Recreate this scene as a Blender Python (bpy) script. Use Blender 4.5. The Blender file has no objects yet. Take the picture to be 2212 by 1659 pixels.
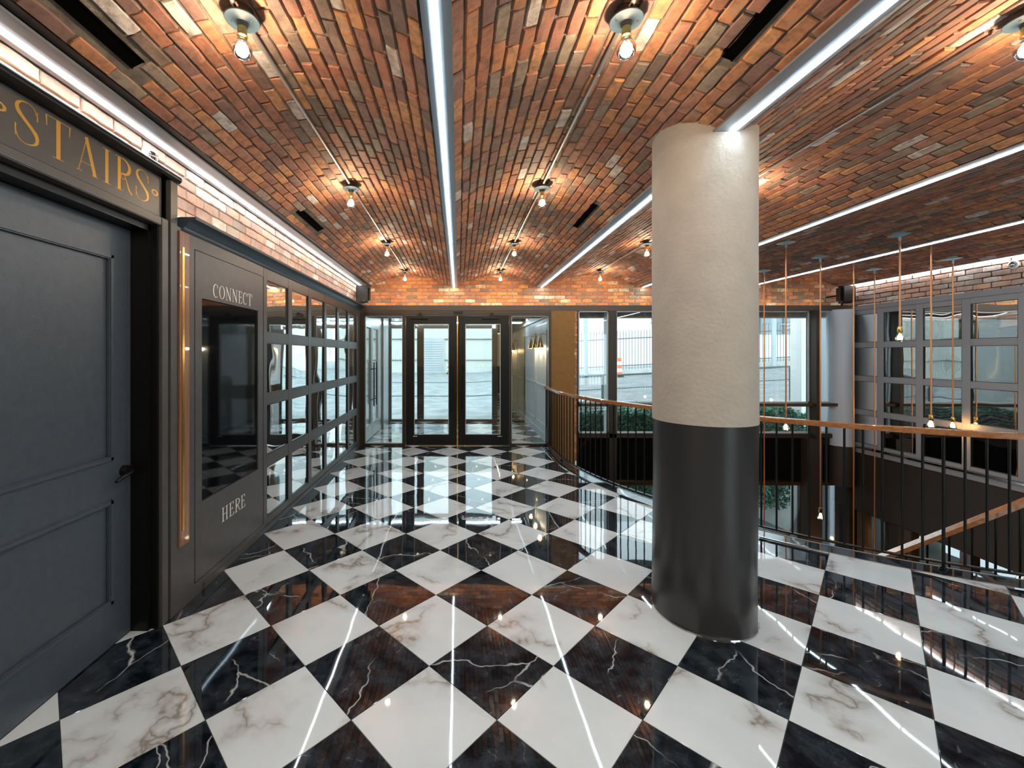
import bpy, math, random
from mathutils import Vector, Matrix
random.seed(7)
R = math.radians; PI = math.pi
S = bpy.context.scene
# ------------------------------------------------------------------ camera, world, exposure
H = 1.6
cd = bpy.data.cameras.new('camera'); cam = bpy.data.objects.new('camera', cd); S.collection.objects.link(cam)
cam.location = (0, 0, H); cam.rotation_euler = (R(90), 0, 0)
cd.sensor_width = 36; cd.lens = 14.73; cd.shift_x = .052; cd.shift_y = -.0283; cd.clip_start = .05; cd.clip_end = 300
S.camera = cam
W = bpy.data.worlds.new('overcast_sky'); S.world = W; W.use_nodes = True
bg = W.node_tree.nodes['Background']; bg.inputs[0].default_value = (.76, .92, 1, 1); bg.inputs[1].default_value = 1.6
S.view_settings.view_transform = 'Standard'; S.view_settings.look = 'None'
S.view_settings.exposure = 1.15; S.view_settings.gamma = 1; S.view_settings.use_curve_mapping = False
S.cycles.use_denoising = True; S.cycles.max_bounces = 10; S.cycles.diffuse_bounces = 5; S.cycles.glossy_bounces = 6
S.cycles.transparent_max_bounces = 24; S.cycles.caustics_reflective = False; S.cycles.caustics_refractive = False
S.cycles.sample_clamp_indirect = 6
LAMP_W, LED_E, PEND_W = 9.0, 12.0, 3.0
WARM = (1, .78, .52)

# ------------------------------------------------------------------ materials
def nt_new(name):
    m = bpy.data.materials.new(name); m.use_nodes = True
    return m, m.node_tree, m.node_tree.nodes['Principled BSDF'], m.node_tree.nodes['Material Output']
def nd(t, typ, **kw):
    n = t.nodes.new(typ)
    for k, v in kw.items():
        if k.startswith('_'): setattr(n, k[1:], v)
        else:
            key = int(k[1:]) if k[0] == 'i' and k[1:].isdigit() else k
            s = n.inputs[key]
            if hasattr(v, 'is_linked') or v.__class__.__name__.startswith('NodeSocket'): t.links.new(v, s)
            else: s.default_value = v
    return n
def ramp(t, fac, stops, interp='LINEAR'):
    n = nd(t, 'ShaderNodeValToRGB', i0=fac); cr = n.color_ramp; cr.interpolation = interp
    while len(cr.elements) < len(stops): cr.elements.new(.5)
    for e, (p, c) in zip(cr.elements, stops):
        e.position = p; e.color = (*c, 1) if len(c) == 3 else c
    return n.outputs[0]
def mth(t, op, a, b=0.0, c=None):
    n = nd(t, 'ShaderNodeMath', _operation=op, i0=a, i1=b)
    if c is not None: n.inputs[2].default_value = c
    return n.outputs[0]
def mixc(t, fac, a, b, bt='MIX'):
    n = t.nodes.new('ShaderNodeMix'); n.data_type = 'RGBA'; n.blend_type = bt
    for s, v in ((n.inputs[0], fac), (n.inputs[6], a), (n.inputs[7], b)):
        if hasattr(v, 'is_linked'): t.links.new(v, s)
        else: s.default_value = v if isinstance(v, (int, float)) else (*v, 1)
    return n.outputs[2]
def plain(name, col, rough=.5, metal=0, bump=0, bscale=40, var=0, emit=None, es=0, coat=0, spec=.5):
    m, t, p, o = nt_new(name)
    p.inputs['Base Color'].default_value = (*col, 1); p.inputs['Roughness'].default_value = rough
    p.inputs['Metallic'].default_value = metal; p.inputs['Coat Weight'].default_value = coat; p.inputs['Coat Roughness'].default_value = .06
    p.inputs['Specular IOR Level'].default_value = spec
    tc = nd(t, 'ShaderNodeTexCoord')
    if var:
        n = nd(t, 'ShaderNodeTexNoise', Vector=tc.outputs['Object'], Scale=bscale * .2, Detail=4.0)
        f = ramp(t, n.outputs[0], [(.3, (1 - var,) * 3), (.7, (1 + var * .5,) * 3)])
        t.links.new(mixc(t, 1.0, col, f, 'MULTIPLY'), p.inputs['Base Color'])
    if bump:
        n = nd(t, 'ShaderNodeTexNoise', Vector=tc.outputs['Object'], Scale=bscale, Detail=5.0)
        b = nd(t, 'ShaderNodeBump', Height=n.outputs[0], Strength=bump, Distance=.01)
        t.links.new(b.outputs[0], p.inputs['Normal'])
    if emit:
        p.inputs['Emission Color'].default_value = (*emit, 1); p.inputs['Emission Strength'].default_value = es
    return m
def brick_mat(name, pale=.07, tint=(1, 1, 1), lit_wash=0):
    m, t, p, o = nt_new(name)
    oi = nd(t, 'ShaderNodeObjectInfo'); ge = nd(t, 'ShaderNodeNewGeometry'); tc = nd(t, 'ShaderNodeTexCoord')
    r = mth(t, 'FRACT', mth(t, 'ADD', oi.outputs['Random'], ge.outputs['Random Per Island']))
    k = 1 - pale
    cs = [(0, (.34, .145, .088)), (.16 * k, (.43, .195, .10)), (.32 * k, (.29, .135, .10)), (.48 * k, (.215, .125, .105)), (.62 * k, (.165, .12, .10)),
          (.7 * k, (.38, .185, .125)), (.84 * k, (.50, .25, .12)), (.93 * k, (.27, .215, .17)), (k, (.68, .59, .53))]
    base = ramp(t, r, [(a, (c[0] * 1.5, c[1] * 1.42, c[2] * 1.38) if c[0] < .6 else (.80, .69, .63)) for a, c in cs], 'CONSTANT')
    off = nd(t, 'ShaderNodeVectorMath', _operation='ADD', i0=tc.outputs['Object'], i1=oi.outputs['Location'])
    n1 = nd(t, 'ShaderNodeTexNoise', Vector=off.outputs[0], Scale=17.0, Detail=6.0, Roughness=.65)
    base = mixc(t, ramp(t, n1.outputs[0], [(.44, (0, 0, 0)), (.66, (.6,) * 3)]), base, (.13, .08, .06))
    n2 = nd(t, 'ShaderNodeTexNoise', Vector=off.outputs[0], Scale=9.0, Detail=5.0)
    base = mixc(t, ramp(t, n2.outputs[0], [(.54, (0, 0, 0)), (.70, (.6,) * 3)]), base, (.46, .3, .2))
    if lit_wash: base = mixc(t, ramp(t, nd(t, 'ShaderNodeTexNoise', Vector=off.outputs[0], Scale=6.0, Detail=4.0).outputs[0], [(.3, (lit_wash * .4,) * 3), (.65, (lit_wash,) * 3)]), base, (.72, .60, .53))  # pale wash: smeared mortar plus strip light put into the brick colour
    if tint != (1, 1, 1): base = mixc(t, 1.0, base, tint, 'MULTIPLY')
    t.links.new(base, p.inputs['Base Color']); p.inputs['Roughness'].default_value = .7
    n3 = nd(t, 'ShaderNodeTexNoise', Vector=off.outputs[0], Scale=60.0, Detail=6.0)
    b = nd(t, 'ShaderNodeBump', Height=n3.outputs[0], Strength=.45, Distance=.006)
    t.links.new(b.outputs[0], p.inputs['Normal'])
    return m
def marble(name, dark):
    m, t, p, o = nt_new(name)
    tc = nd(t, 'ShaderNodeTexCoord'); oi = nd(t, 'ShaderNodeObjectInfo')
    ofs = nd(t, 'ShaderNodeVectorMath', _operation='SCALE', i0=oi.outputs['Location']); ofs.inputs['Scale'].default_value = 7.3
    rot = nd(t, 'ShaderNodeVectorRotate', _rotation_type='Z_AXIS', Vector=tc.outputs['Object'], Angle=mth(t, 'MULTIPLY', oi.outputs['Random'], 6.28))
    v = nd(t, 'ShaderNodeVectorMath', _operation='ADD', i0=rot.outputs[0], i1=ofs.outputs[0]).outputs[0]
    nz = nd(t, 'ShaderNodeTexNoise', Vector=v, Scale=2.2 if dark else 3.0, Detail=4.0, Roughness=.55)
    d = nd(t, 'ShaderNodeVectorMath', _operation='SCALE', i0=nz.outputs['Color']); d.inputs['Scale'].default_value = .28 if dark else .5
    vd = nd(t, 'ShaderNodeVectorMath', _operation='ADD', i0=v, i1=d.outputs[0]).outputs[0]
    mp = nd(t, 'ShaderNodeMapping', Vector=vd, Scale=(1.0, .28 if dark else .45, 1.0))
    vo = nd(t, 'ShaderNodeTexVoronoi', _feature='DISTANCE_TO_EDGE', Vector=mp.outputs[0], Scale=2.0 if dark else 1.7)
    mask = nd(t, 'ShaderNodeTexNoise', Vector=v, Scale=2.6, Detail=3.0)
    if dark:
        vein = mth(t, 'MULTIPLY', ramp(t, vo.outputs[0], [(0, (1,) * 3), (.0025, (.6,) * 3), (.006, (0,) * 3)]), ramp(t, mask.outputs[0], [(.46, (0,) * 3), (.54, (1,) * 3)]))
        n2 = nd(t, 'ShaderNodeTexNoise', Vector=v, Scale=9.0, Detail=8.0, Roughness=.7)
        base = mixc(t, ramp(t, n2.outputs[0], [(.42, (0,) * 3), (.75, (1,) * 3)]), (.003, .006, .010), (.05, .066, .086))
        fl = nd(t, 'ShaderNodeTexVoronoi', _feature='DISTANCE_TO_EDGE', Vector=nd(t, 'ShaderNodeMapping', Vector=vd, Scale=(3.0, 1.2, 1)).outputs[0], Scale=3.3)
        f2 = mth(t, 'MULTIPLY', ramp(t, fl.outputs[0], [(0, (.55,) * 3), (.011, (0,) * 3)]), ramp(t, n2.outputs[0], [(.56, (0,) * 3), (.64, (1,) * 3)]))
        vein = mth(t, 'MAXIMUM', vein, f2)
        base = mixc(t, vein, base, (.62, .64, .66))
    else:
        vein = mth(t, 'MULTIPLY', ramp(t, vo.outputs[0], [(0, (1,) * 3), (.015, (.55,) * 3), (.05, (.22,) * 3), (.16, (0,) * 3)]), ramp(t, mask.outputs[0], [(.42, (0,) * 3), (.56, (1,) * 3)]))
        base = mixc(t, ramp(t, nz.outputs[0], [(.35, (0,) * 3), (.8, (1,) * 3)]), (.79, .85, .88), (.69, .75, .78))
        base = mixc(t, vein, base, (.30, .265, .235))
    t.links.new(base, p.inputs['Base Color'])
    p.inputs['Roughness'].default_value = .03; p.inputs['Specular IOR Level'].default_value = .3
    p.inputs['Coat Weight'].default_value = .55; p.inputs['Coat Roughness'].default_value = .015; p.inputs['Coat IOR'].default_value = 1.55
    wv = nd(t, 'ShaderNodeTexNoise', Vector=nd(t, 'ShaderNodeNewGeometry').outputs['Position'], Scale=2.5, Detail=1.0)
    b = nd(t, 'ShaderNodeBump', Height=wv.outputs[0], Strength=.22, Distance=.006)
    t.links.new(b.outputs[0], p.inputs['Normal']); t.links.new(b.outputs[0], p.inputs['Coat Normal'])
    return m
def glass_mat(name, col=(.95, 1, .99), refl=.10, rough=0.0):
    m, t, p, o = nt_new(name); t.nodes.remove(p)
    tr = nd(t, 'ShaderNodeBsdfTransparent', Color=(*col, 1)); gl = nd(t, 'ShaderNodeBsdfGlossy', Roughness=rough)
    lw = nd(t, 'ShaderNodeFresnel', IOR=1.5)
    mx = nd(t, 'ShaderNodeMixShader', i0=mth(t, 'ADD', mth(t, 'MULTIPLY', lw.outputs[0], .8), refl * .3), i1=tr.outputs[0], i2=gl.outputs[0])
    t.links.new(mx.outputs[0], o.inputs[0]); return m
def mirror_mat(name, col, wav=.5, rough=.01):
    m, t, p, o = nt_new(name)
    p.inputs['Base Color'].default_value = (*col, 1); p.inputs['Metallic'].default_value = 1; p.inputs['Roughness'].default_value = rough
    tc = nd(t, 'ShaderNodeTexCoord'); oi = nd(t, 'ShaderNodeObjectInfo')
    v = nd(t, 'ShaderNodeVectorMath', _operation='ADD', i0=tc.outputs['Object'], i1=oi.outputs['Location']).outputs[0]
    n = nd(t, 'ShaderNodeTexNoise', Vector=v, Scale=3.4, Detail=.0)
    b = nd(t, 'ShaderNodeBump', Height=n.outputs[0], Strength=wav, Distance=.012)
    t.links.new(b.outputs[0], p.inputs['Normal']); return m
def wood_mat(name, a, b_, axis='Z', rough=.3, coat=.5):
    m, t, p, o = nt_new(name); tc = nd(t, 'ShaderNodeTexCoord')
    sc = {'Z': (30, 30, 2), 'Y': (30, 2, 30), 'X': (2, 30, 30)}[axis]
    mp = nd(t, 'ShaderNodeMapping', Vector=tc.outputs['Object'], Scale=sc)
    n = nd(t, 'ShaderNodeTexNoise', Vector=mp.outputs[0], Scale=1.5, Detail=6.0, Roughness=.6)
    t.links.new(ramp(t, n.outputs[0], [(.35, a), (.68, b_)]), p.inputs['Base Color'])
    p.inputs['Roughness'].default_value = rough; p.inputs['Coat Weight'].default_value = coat; return m
def emis(name, col, s):
    m, t, p, o = nt_new(name); t.nodes.remove(p)
    e = nd(t, 'ShaderNodeEmission', Color=(*col, 1), Strength=s); t.links.new(e.outputs[0], o.inputs[0]); return m

M = dict(
    brick=brick_mat('ceiling_brick', .05), wallbrick=brick_mat('wall_brick', .2, (1.1, 1.08, 1.02), .5), backbrick=brick_mat('back_brick', .06, (1.30, 1.14, .76)),
    mortar=plain('mortar', (.26, .21, .165), .95, bump=.8, bscale=50, var=.45), pmortar=plain('pale_mortar', (.45, .40, .35), .95, bump=.8, bscale=50, var=.3),
    white=marble('white_marble', 0), black=marble('black_marble', 1), grout=plain('grout', (.16, .155, .15), .8, bump=.2),
    panel=plain('charcoal_panel_paint', (.074, .069, .067), .36, bump=.06, bscale=90, var=.12), door=plain('door_paint', (.060, .074, .092), .34, bump=.08, bscale=120, var=.12),
    frame=plain('bronze_frame', (.05, .035, .024), .35, metal=.3), fblack=plain('black_metal', (.007, .0065, .006), .35, metal=.4),
    header=plain('header_paint', (.09, .062, .042), .4, bump=.05), pier=plain('ochre_pier_paint', (.31, .15, .035), .6, bump=.15, bscale=60, var=.1),
    column=plain('white_plaster', (.50, .45, .39), .75, bump=.5, bscale=38, var=.07), colgray=plain('grey_gloss_paint', (.036, .035, .036), .28, bump=.10, bscale=5, var=.1),
    cornercol=plain('blue_grey_paint', (.58, .62, .68), .4, bump=.05), steel=plain('brushed_steel', (.36, .37, .39), .4, metal=.5), zinc=plain('zinc_conduit', (.7, .68, .66), .3, metal=.9),
    chrome=plain('chrome', (.8, .8, .8), .12, metal=1), brass=plain('brass', (.75, .45, .14), .2, metal=1), copper=plain('copper_cord', (.62, .27, .12), .35, metal=.7),
    disc=plain('led_tinted_enamel', (.035, .06, .085), .45, coat=.2), paledisc=plain('pale_blue_canopy', (.45, .62, .70), .3), box=plain('brown_box', (.05, .035, .03), .5),  # disc enamel: blue cast of the light strips put into the colour
    wallled=emis('wall_led_diffuser', (.88, .94, 1), LED_E * 1.0),
    led=emis('led_diffuser', (.66, .86, 1), LED_E * 1.9), cove=emis('cove_led', (1, .93, .84), 7), filament=emis('filament', (1, .88, .66), 25), amber=emis('amber_filament', (1, .52, .16), 14),
    bulb=glass_mat('bulb_glass', (1, .98, .95), .5), glass=glass_mat('window_glass', (.96, .99, .99), .12), dglass=glass_mat('dark_glass', (.5, .55, .52), .25),
    mirror=mirror_mat('mirror', (.92, .95, .95), .2), bronze=mirror_mat('bronze_mirror', (.55, .42, .27), .1), screen=plain('black_screen', (.003, .003, .004), .04, spec=.4),
    spandrel=plain('black_glass', (.004, .004, .004), .05), gold=plain('gold_leaf', (.55, .30, .05), .35, metal=.3, emit=(.8, .45, .08), es=0), wtext=plain('white_lettering', (.85, .85, .82), .5),
    walnut=wood_mat('walnut', (.33, .11, .03), (.50, .20, .06), 'X', .25, .7), copperwood=wood_mat('reddish_wood', (.20, .085, .045), (.33, .15, .09), 'Z'),
    darkwood=wood_mat('dark_brown_wood', (.05, .022, .012), (.11, .05, .025), 'Z'), darkwall=plain('dark_brown_wall', (.035, .022, .017), .5, bump=.05), darkgrey=plain('dark_grey_wall', (.03, .027, .027), .6),
    black_m=plain('black_slot', (.002, .002, .002), .9, spec=.02), vwhite=plain('white_panelling', (.62, .63, .62), .45, bump=.03), alu=plain('pale_aluminium', (.55, .60, .62), .35, metal=.3),
    concrete=plain('concrete', (.50, .50, .47), .9, bump=.4, bscale=12, var=.15), asphalt=plain('asphalt', (.33, .34, .34), .9, bump=.5, bscale=8, var=.3),
    siding=plain('cream_siding', (.74, .75, .70), .7, var=.08), shutter=plain('grey_shutter', (.48, .52, .54), .6), winblue=plain('blue_grey_glazing', (.25, .31, .34), .2),
    leaf=plain('hedge_leaf', (.10, .25, .17), .6, var=.5, bscale=15), fence=plain('fence_grey', (.12, .145, .15), .6), galv=plain('galvanised', (.42, .5, .53), .5, metal=.2),
    orange=plain('barrel_orange', (.8, .16, .06), .5), bwhite=plain('barrel_white', (.8, .8, .8), .5), speaker=plain('speaker_shell', (.022, .017, .013), .35), crown=plain('led_tinted_gloss_paint', (.04, .06, .08), .3),  # crown paint: blue reflection of the light strip put into its colour
    lfloor=plain('lower_floor', (.12, .11, .10), .15), backpaint=plain('back_wall_paint', (.55, .43, .24), .8, bump=.2),
)

# ------------------------------------------------------------------ mesh helpers
class MB:
    def __init__(s): s.v = []; s.f = []; s.mi = []; s.cur = 0
    def add(s, vs, fs):
        b = len(s.v); s.v += [tuple(v) for v in vs]
        for f in fs: s.f.append(tuple(b + i for i in f)); s.mi.append(s.cur)
        return s
    def box(s, x0, x1, y0, y1, z0, z1, c=0.0):
        if x0 > x1: x0, x1 = x1, x0
        if y0 > y1: y0, y1 = y1, y0
        if z0 > z1: z0, z1 = z1, z0
        if c <= 0:
            return s.add([(x0,y0,z0),(x1,y0,z0),(x1,y1,z0),(x0,y1,z0),(x0,y0,z1),(x1,y0,z1),(x1,y1,z1),(x0,y1,z1)],
                  [(0,3,2,1),(4,5,6,7),(0,1,5,4),(1,2,6,5),(2,3,7,6),(3,0,4,7)])
        import bmesh
        bm = bmesh.new(); bmesh.ops.create_cube(bm, size=1)
        for v in bm.verts: v.co = Vector((x0 + (v.co.x + .5) * (x1 - x0), y0 + (v.co.y + .5) * (y1 - y0), z0 + (v.co.z + .5) * (z1 - z0)))
        bmesh.ops.bevel(bm, geom=bm.edges[:], offset=c, segments=2, affect='EDGES', clamp_overlap=True)
        bm.verts.index_update(); s.add([v.co[:] for v in bm.verts], [[v.index for v in f.verts] for f in bm.faces]); bm.free(); return s
    def tube(s, path, r, n=8, cap=True):
        path = [Vector(p) for p in path]; rs = r if isinstance(r, (list, tuple)) else [r] * len(path)
        vs = []; up0 = Vector((0, 0, 1))
        for i, p in enumerate(path):
            d = (path[min(i + 1, len(path) - 1)] - path[max(i - 1, 0)]).normalized()
            u = up0 if abs(d.z) < .95 else Vector((1, 0, 0))
            a = d.cross(u).normalized(); b = a.cross(d).normalized()
            for k in range(n):
                t = 2 * PI * k / n; vs.append(p + a * math.cos(t) * rs[i] + b * math.sin(t) * rs[i])
        fs = [(i * n + k, i * n + (k + 1) % n, (i + 1) * n + (k + 1) % n, (i + 1) * n + k) for i in range(len(path) - 1) for k in range(n)]
        if cap: fs += [tuple(range(n))[::-1], tuple((len(path) - 1) * n + k for k in range(n))]
        return s.add(vs, fs)
    def ribbon(s, path, sec):           # sweep a 2-D section (side, up) along a horizontal or sloping path
        path = [Vector(p) for p in path]; n = len(sec); vs = []
        for i, p in enumerate(path):
            d = (path[min(i + 1, len(path) - 1)] - path[max(i - 1, 0)]); h = Vector((d.x, d.y, 0)).normalized(); sd = Vector((h.y, -h.x, 0))
            for (a, b) in sec: vs.append(p + sd * a + Vector((0, 0, b)))
        fs = [(i * n + k, (i + 1) * n + k, (i + 1) * n + (k + 1) % n, i * n + (k + 1) % n) for i in range(len(path) - 1) for k in range(n)]
        fs += [tuple(range(n)), tuple((len(path) - 1) * n + k for k in range(n))[::-1]]
        return s.add(vs, fs)
    def lathe(s, prof, c=(0, 0, 0), n=24, axis='Z'):
        vs = []
        for r, z in prof:
            for k in range(n):
                t = 2 * PI * k / n; x, y = r * math.cos(t), r * math.sin(t)
                q = (x, y, z) if axis == 'Z' else (z, x, y) if axis == 'X' else (y, z, x)
                vs.append((c[0] + q[0], c[1] + q[1], c[2] + q[2]))
        fs = [(i * n + k, i * n + (k + 1) % n, (i + 1) * n + (k + 1) % n, (i + 1) * n + k) for i in range(len(prof) - 1) for k in range(n)]
        return s.add(vs, fs)
    def prism(s, poly, z0, z1, ch=0.0):
        n = len(poly)
        if ch:
            cx = sum(p[0] for p in poly) / n; cy = sum(p[1] for p in poly) / n
            ins = []
            for i in range(n):
                a, b, c = Vector(poly[i - 1]), Vector(poly[i]), Vector(poly[(i + 1) % n])
                e = (a - b).normalized() + (c - b).normalized(); e = e.normalized() if e.length > 1e-6 else Vector((0, 0)); ins.append(b + e * ch * 1.3)
            return s.add([(p[0], p[1], z0) for p in poly] + [(p[0], p[1], z1 - ch) for p in poly] + [(p[0], p[1], z1) for p in ins],
                [tuple(range(n))[::-1], tuple(range(2 * n, 3 * n))] + [(i, (i + 1) % n, n + (i + 1) % n, n + i) for i in range(n)] + [(n + i, n + (i + 1) % n, 2 * n + (i + 1) % n, 2 * n + i) for i in range(n)])
        return s.add([(p[0], p[1], z0) for p in poly] + [(p[0], p[1], z1) for p in poly],
            [tuple(range(n))[::-1], tuple(range(n, 2 * n))] + [(i, (i + 1) % n, n + (i + 1) % n, n + i) for i in range(n)])
    def build(s, name, mat, parent=None, smooth=False, origin=None, **props):
        par_loc = Vector(parent.matrix_basis.translation) if parent else Vector((0, 0, 0))
        if parent and parent.parent: par_loc = par_loc + Vector(parent.parent.matrix_basis.translation)
        o0 = Vector(origin) if origin is not None else par_loc
        me = bpy.data.meshes.new(name); me.from_pydata([tuple(Vector(v) - o0) for v in s.v], [], s.f)
        mats = mat if isinstance(mat, list) else [mat]
        for m in mats: me.materials.append(M[m] if isinstance(m, str) else m)
        if len(mats) > 1: me.polygons.foreach_set('material_index', s.mi)
        if smooth:
            me.polygons.foreach_set('use_smooth', [True] * len(me.polygons)); me.update()
            try: me.set_sharp_from_angle(angle=R(38))
            except Exception: pass
        me.update()
        o = bpy.data.objects.new(name, me); S.collection.objects.link(o); o.location = o0 - par_loc
        if parent: o.parent = parent
        setp(o, **props); return o
def setp(o, label=None, cat=None, group=None, kind=None):
    if label: o['label'] = label
    if cat: o['category'] = cat
    if group: o['group'] = group
    if kind: o['kind'] = kind
    return o
def thing(name, loc, label, cat, group=None, kind=None):
    o = bpy.data.objects.new(name, None); o.empty_display_size = .1; S.collection.objects.link(o); o.location = loc
    return setp(o, label, cat, group, kind)
def copy_part(src, parent, mat4=None):
    c = src.copy(); S.collection.objects.link(c); c.parent = parent
    if mat4 is not None: c.matrix_basis = mat4
    return c
def point(name, loc, w, col, r=.03, parent=None):
    l = bpy.data.lights.new(name, 'POINT'); l.energy = w; l.color = col; l.shadow_soft_size = r
    o = bpy.data.objects.new(name, l); S.collection.objects.link(o); o.location = loc
    if parent: o.parent = parent; o.location = Vector(loc) - parent.location
    return o
def catmull(pts, n=6):
    P = [Vector(p) for p in pts]; P = [2 * P[0] - P[1]] + P + [2 * P[-1] - P[-2]]; out = []
    for i in range(1, len(P) - 2):
        for k in range(n):
            t = k / n; out.append(.5 * ((2 * P[i]) + (P[i+1] - P[i-1]) * t + (2*P[i-1] - 5*P[i] + 4*P[i+1] - P[i+2]) * t*t + (-P[i-1] + 3*P[i] - 3*P[i+1] + P[i+2]) * t**3))
    return out + [P[-2]]

# ------------------------------------------------------------------ shared dimensions
BX = [-1.765, -.090, 1.530, 3.40, 5.29, 7.07]     # beam lines between the vaults
YB, YF = 7.75, 7.43                               # back brick face, storefront face
ZS, ZA = 2.862, 3.072                             # spring and crown of the vaults
CX, CY, CR = 5.53, 6.60, 3.99                     # railing circle
YN = -3.2                                         # wall behind the viewpoint
def arc(rad, a0=180, a1=262, n=40): return [(CX + rad * math.cos(R(a0 + (a1 - a0) * i / n)), CY + rad * math.sin(R(a0 + (a1 - a0) * i / n))) for i in range(n + 1)]
def edge_path(rad, z, a1=262, n=40): return [(CX - rad, YF - .02, z), (CX - rad, 7.0, z)] + [(x, y, z) for x, y in arc(rad, 180, a1, n)]

# ------------------------------------------------------------------ floor slab and tiles
poly = [(-2.15, YN), (7.07, YN), (7.07, 2.6)] + [(x, y) for x, y in arc(CR - .05, 290, 180, 50)] + [(CX - CR + .05, 7.6), (-2.15, 7.6)]
fl = MB().prism([Vector(p) for p in poly], -.40, -.012).build('floor', 'grout', kind='structure', label='black and white checkered marble tile floor of the lobby', cat='floor')
A, hx, X0, Y0 = .4521, .3197, .1675, 1.8376
def clip(poly, a, b, c):                            # keep a*x + b*y >= c
    out = []
    for i in range(len(poly)):
        p, q = poly[i], poly[(i + 1) % len(poly)]; dp = a*p[0] + b*p[1] - c; dq = a*q[0] + b*q[1] - c
        if dp >= 0: out.append(p)
        if (dp >= 0) != (dq >= 0): t = dp / (dp - dq); out.append((p[0] + (q[0]-p[0]) * t, p[1] + (q[1]-p[1]) * t))
    return out
g = .0016; dia = [(hx - g, 0), (0, hx - g), (-hx + g, 0), (0, -hx + g)]
tile_src = {}
for k, mt in ((0, 'white'), (1, 'black')):
    me = MB().prism(dia, -.012, 0, .0012); o = me.build('floor_tile', mt); tile_src[k] = o.data; bpy.data.objects.remove(o)
far_tiles = MB(); vest = None
def area(p): return abs(sum(p[i][0]*p[i-1][1] - p[i-1][0]*p[i][1] for i in range(len(p)))) / 2
vfl = MB().box(-1.72, 1.62, 7.6, 10.2, -.4, -.012).build('floor', 'grout', kind='structure', label='checkered marble floor of the entrance vestibule behind the glass doors', cat='floor')
for j in range(-15, 27):
    for k in range(-12, 24):
        if (j + k) % 2 == 0: continue
        cx, cy = X0 + hx * k, Y0 + hx * j; full = [(cx + a, cy + b) for a, b in dia]
        for zone in (0, 1):
            p = full
            if zone == 0:
                lx = -1.905 if cy < 2.5 else -1.765
                p = clip(p, 1, 0, lx)
                if p: p = clip(p, -1, 0, -7.05)
                if p: p = clip(p, 0, -1, -YF)
                if p: p = clip(p, 0, 1, YN)
                if p and cy > 6.6: p = clip(p, -1, 0, -(CX - CR - .09))
                elif p:
                    d = Vector((cx - CX, cy - CY)); L = d.length; d.normalize()
                    if L < CR + .5: p = clip(p, d.x, d.y, d.x * CX + d.y * CY + CR + .08)
            else:
                p = clip(p, 1, 0, -1.69)
                if p: p = clip(p, -1, 0, -1.6)
                if p: p = clip(p, 0, 1, 7.52)
                if p: p = clip(p, 0, -1, -10.12)
            if len(p) < 3 or area(p) < .002: continue
            par = fl if zone == 0 else vfl
            dark = j % 2
            if cy < .9: 
                far_tiles.cur = dark; far_tiles.prism(p, -.012, 0); continue
            if area(p) > area(full) * .999:
                o = bpy.data.objects.new('floor_tile', tile_src[dark]); S.collection.objects.link(o); o.parent = par
            else:
                o = MB().prism([(a - cx, b - cy) for a, b in p], -.012, 0, .0012).build('floor_tile', 'black' if dark else 'white', None); o.parent = par
            o.location = (cx, cy, 0)
far_tiles.build('distant_tiles', ['white', 'black'], fl, kind='stuff')
# curved marble border under the railing, in lengths, with its metal inlay
for i in range(26):
    a0, a1 = 180 + i * 4.0, 180 + (i + 1) * 4.0 - .05
    pts = [(x, y) for x, y in arc(CR + .10, a0, a1, 4)] + [(x, y) for x, y in arc(CR - .06, a1, a0, 4)]
    c = pts[2]; MB().prism([(p[0] - c[0], p[1] - c[1]) for p in pts], -.011, .002).build('border_tile', 'black', fl).location = (c[0], c[1], 0)
for y0, y1 in ((6.603, 7.015), (7.018, 7.43)):
    MB().box(CX - CR - .10, CX - CR + .06, y0, y1, -.011, .002).build('border_tile', 'black', fl, origin=(CX - CR, y0, 0))
MB().ribbon(edge_path(CR + .108, 0, 270), [(-.006, -.01), (.006, -.01), (.006, .006), (-.006, .006)]).build('metal_inlay', 'chrome', fl)
MB().ribbon(edge_path(CR - .065, -.2, 275), [(-.006, -.22), (.006, -.22), (.006, .205), (-.006, .205)]).build('edge_fascia', 'steel', fl)

# ------------------------------------------------------------------ bricks
def brick_mesh(L, Wd, D, seed):                      # long axis Y, width X, face towards -Z at z=0
    rr = random.Random(seed); j = lambda a: rr.uniform(-a, a)
    a, b = Wd / 2, L / 2
    per = [(-a, -b), (0, -b), (a, -b), (a, -b*.33), (a, b*.33), (a, b), (0, b), (-a, b), (-a, b*.33), (-a, -b*.33)]
    jit = [(x + j(.0022), y + j(.003)) for x, y in per]
    for q in (0, 2, 5, 7): jit[q] = (jit[q][0] * (1 - rr.uniform(0, .12)), jit[q][1] * (1 - rr.uniform(0, .02)))
    n = 10; vs = [(x, y, D) for x, y in jit] + [(x, y, .005) for x, y in jit] + [(x * .86, y * .965, j(.0012)) for x, y in jit]
    fs = [(i, (i+1) % n, n + (i+1) % n, n + i) for i in range(n)] + [(n + i, n + (i+1) % n, 2*n + (i+1) % n, 2*n + i) for i in range(n)] + [tuple(range(2*n, 3*n))]
    return vs, fs
BL, PITCH = .187, .196
variants = [brick_mesh(BL, .060, .05, s) for s in range(10)]; vmesh = {}
def vm(mat, k):
    if (mat, k) not in vmesh:
        me = bpy.data.meshes.new('brick'); me.from_pydata(variants[k][0], [], variants[k][1]); me.materials.append(M[mat]); vmesh[(mat, k)] = me
    return vmesh[(mat, k)]
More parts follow.
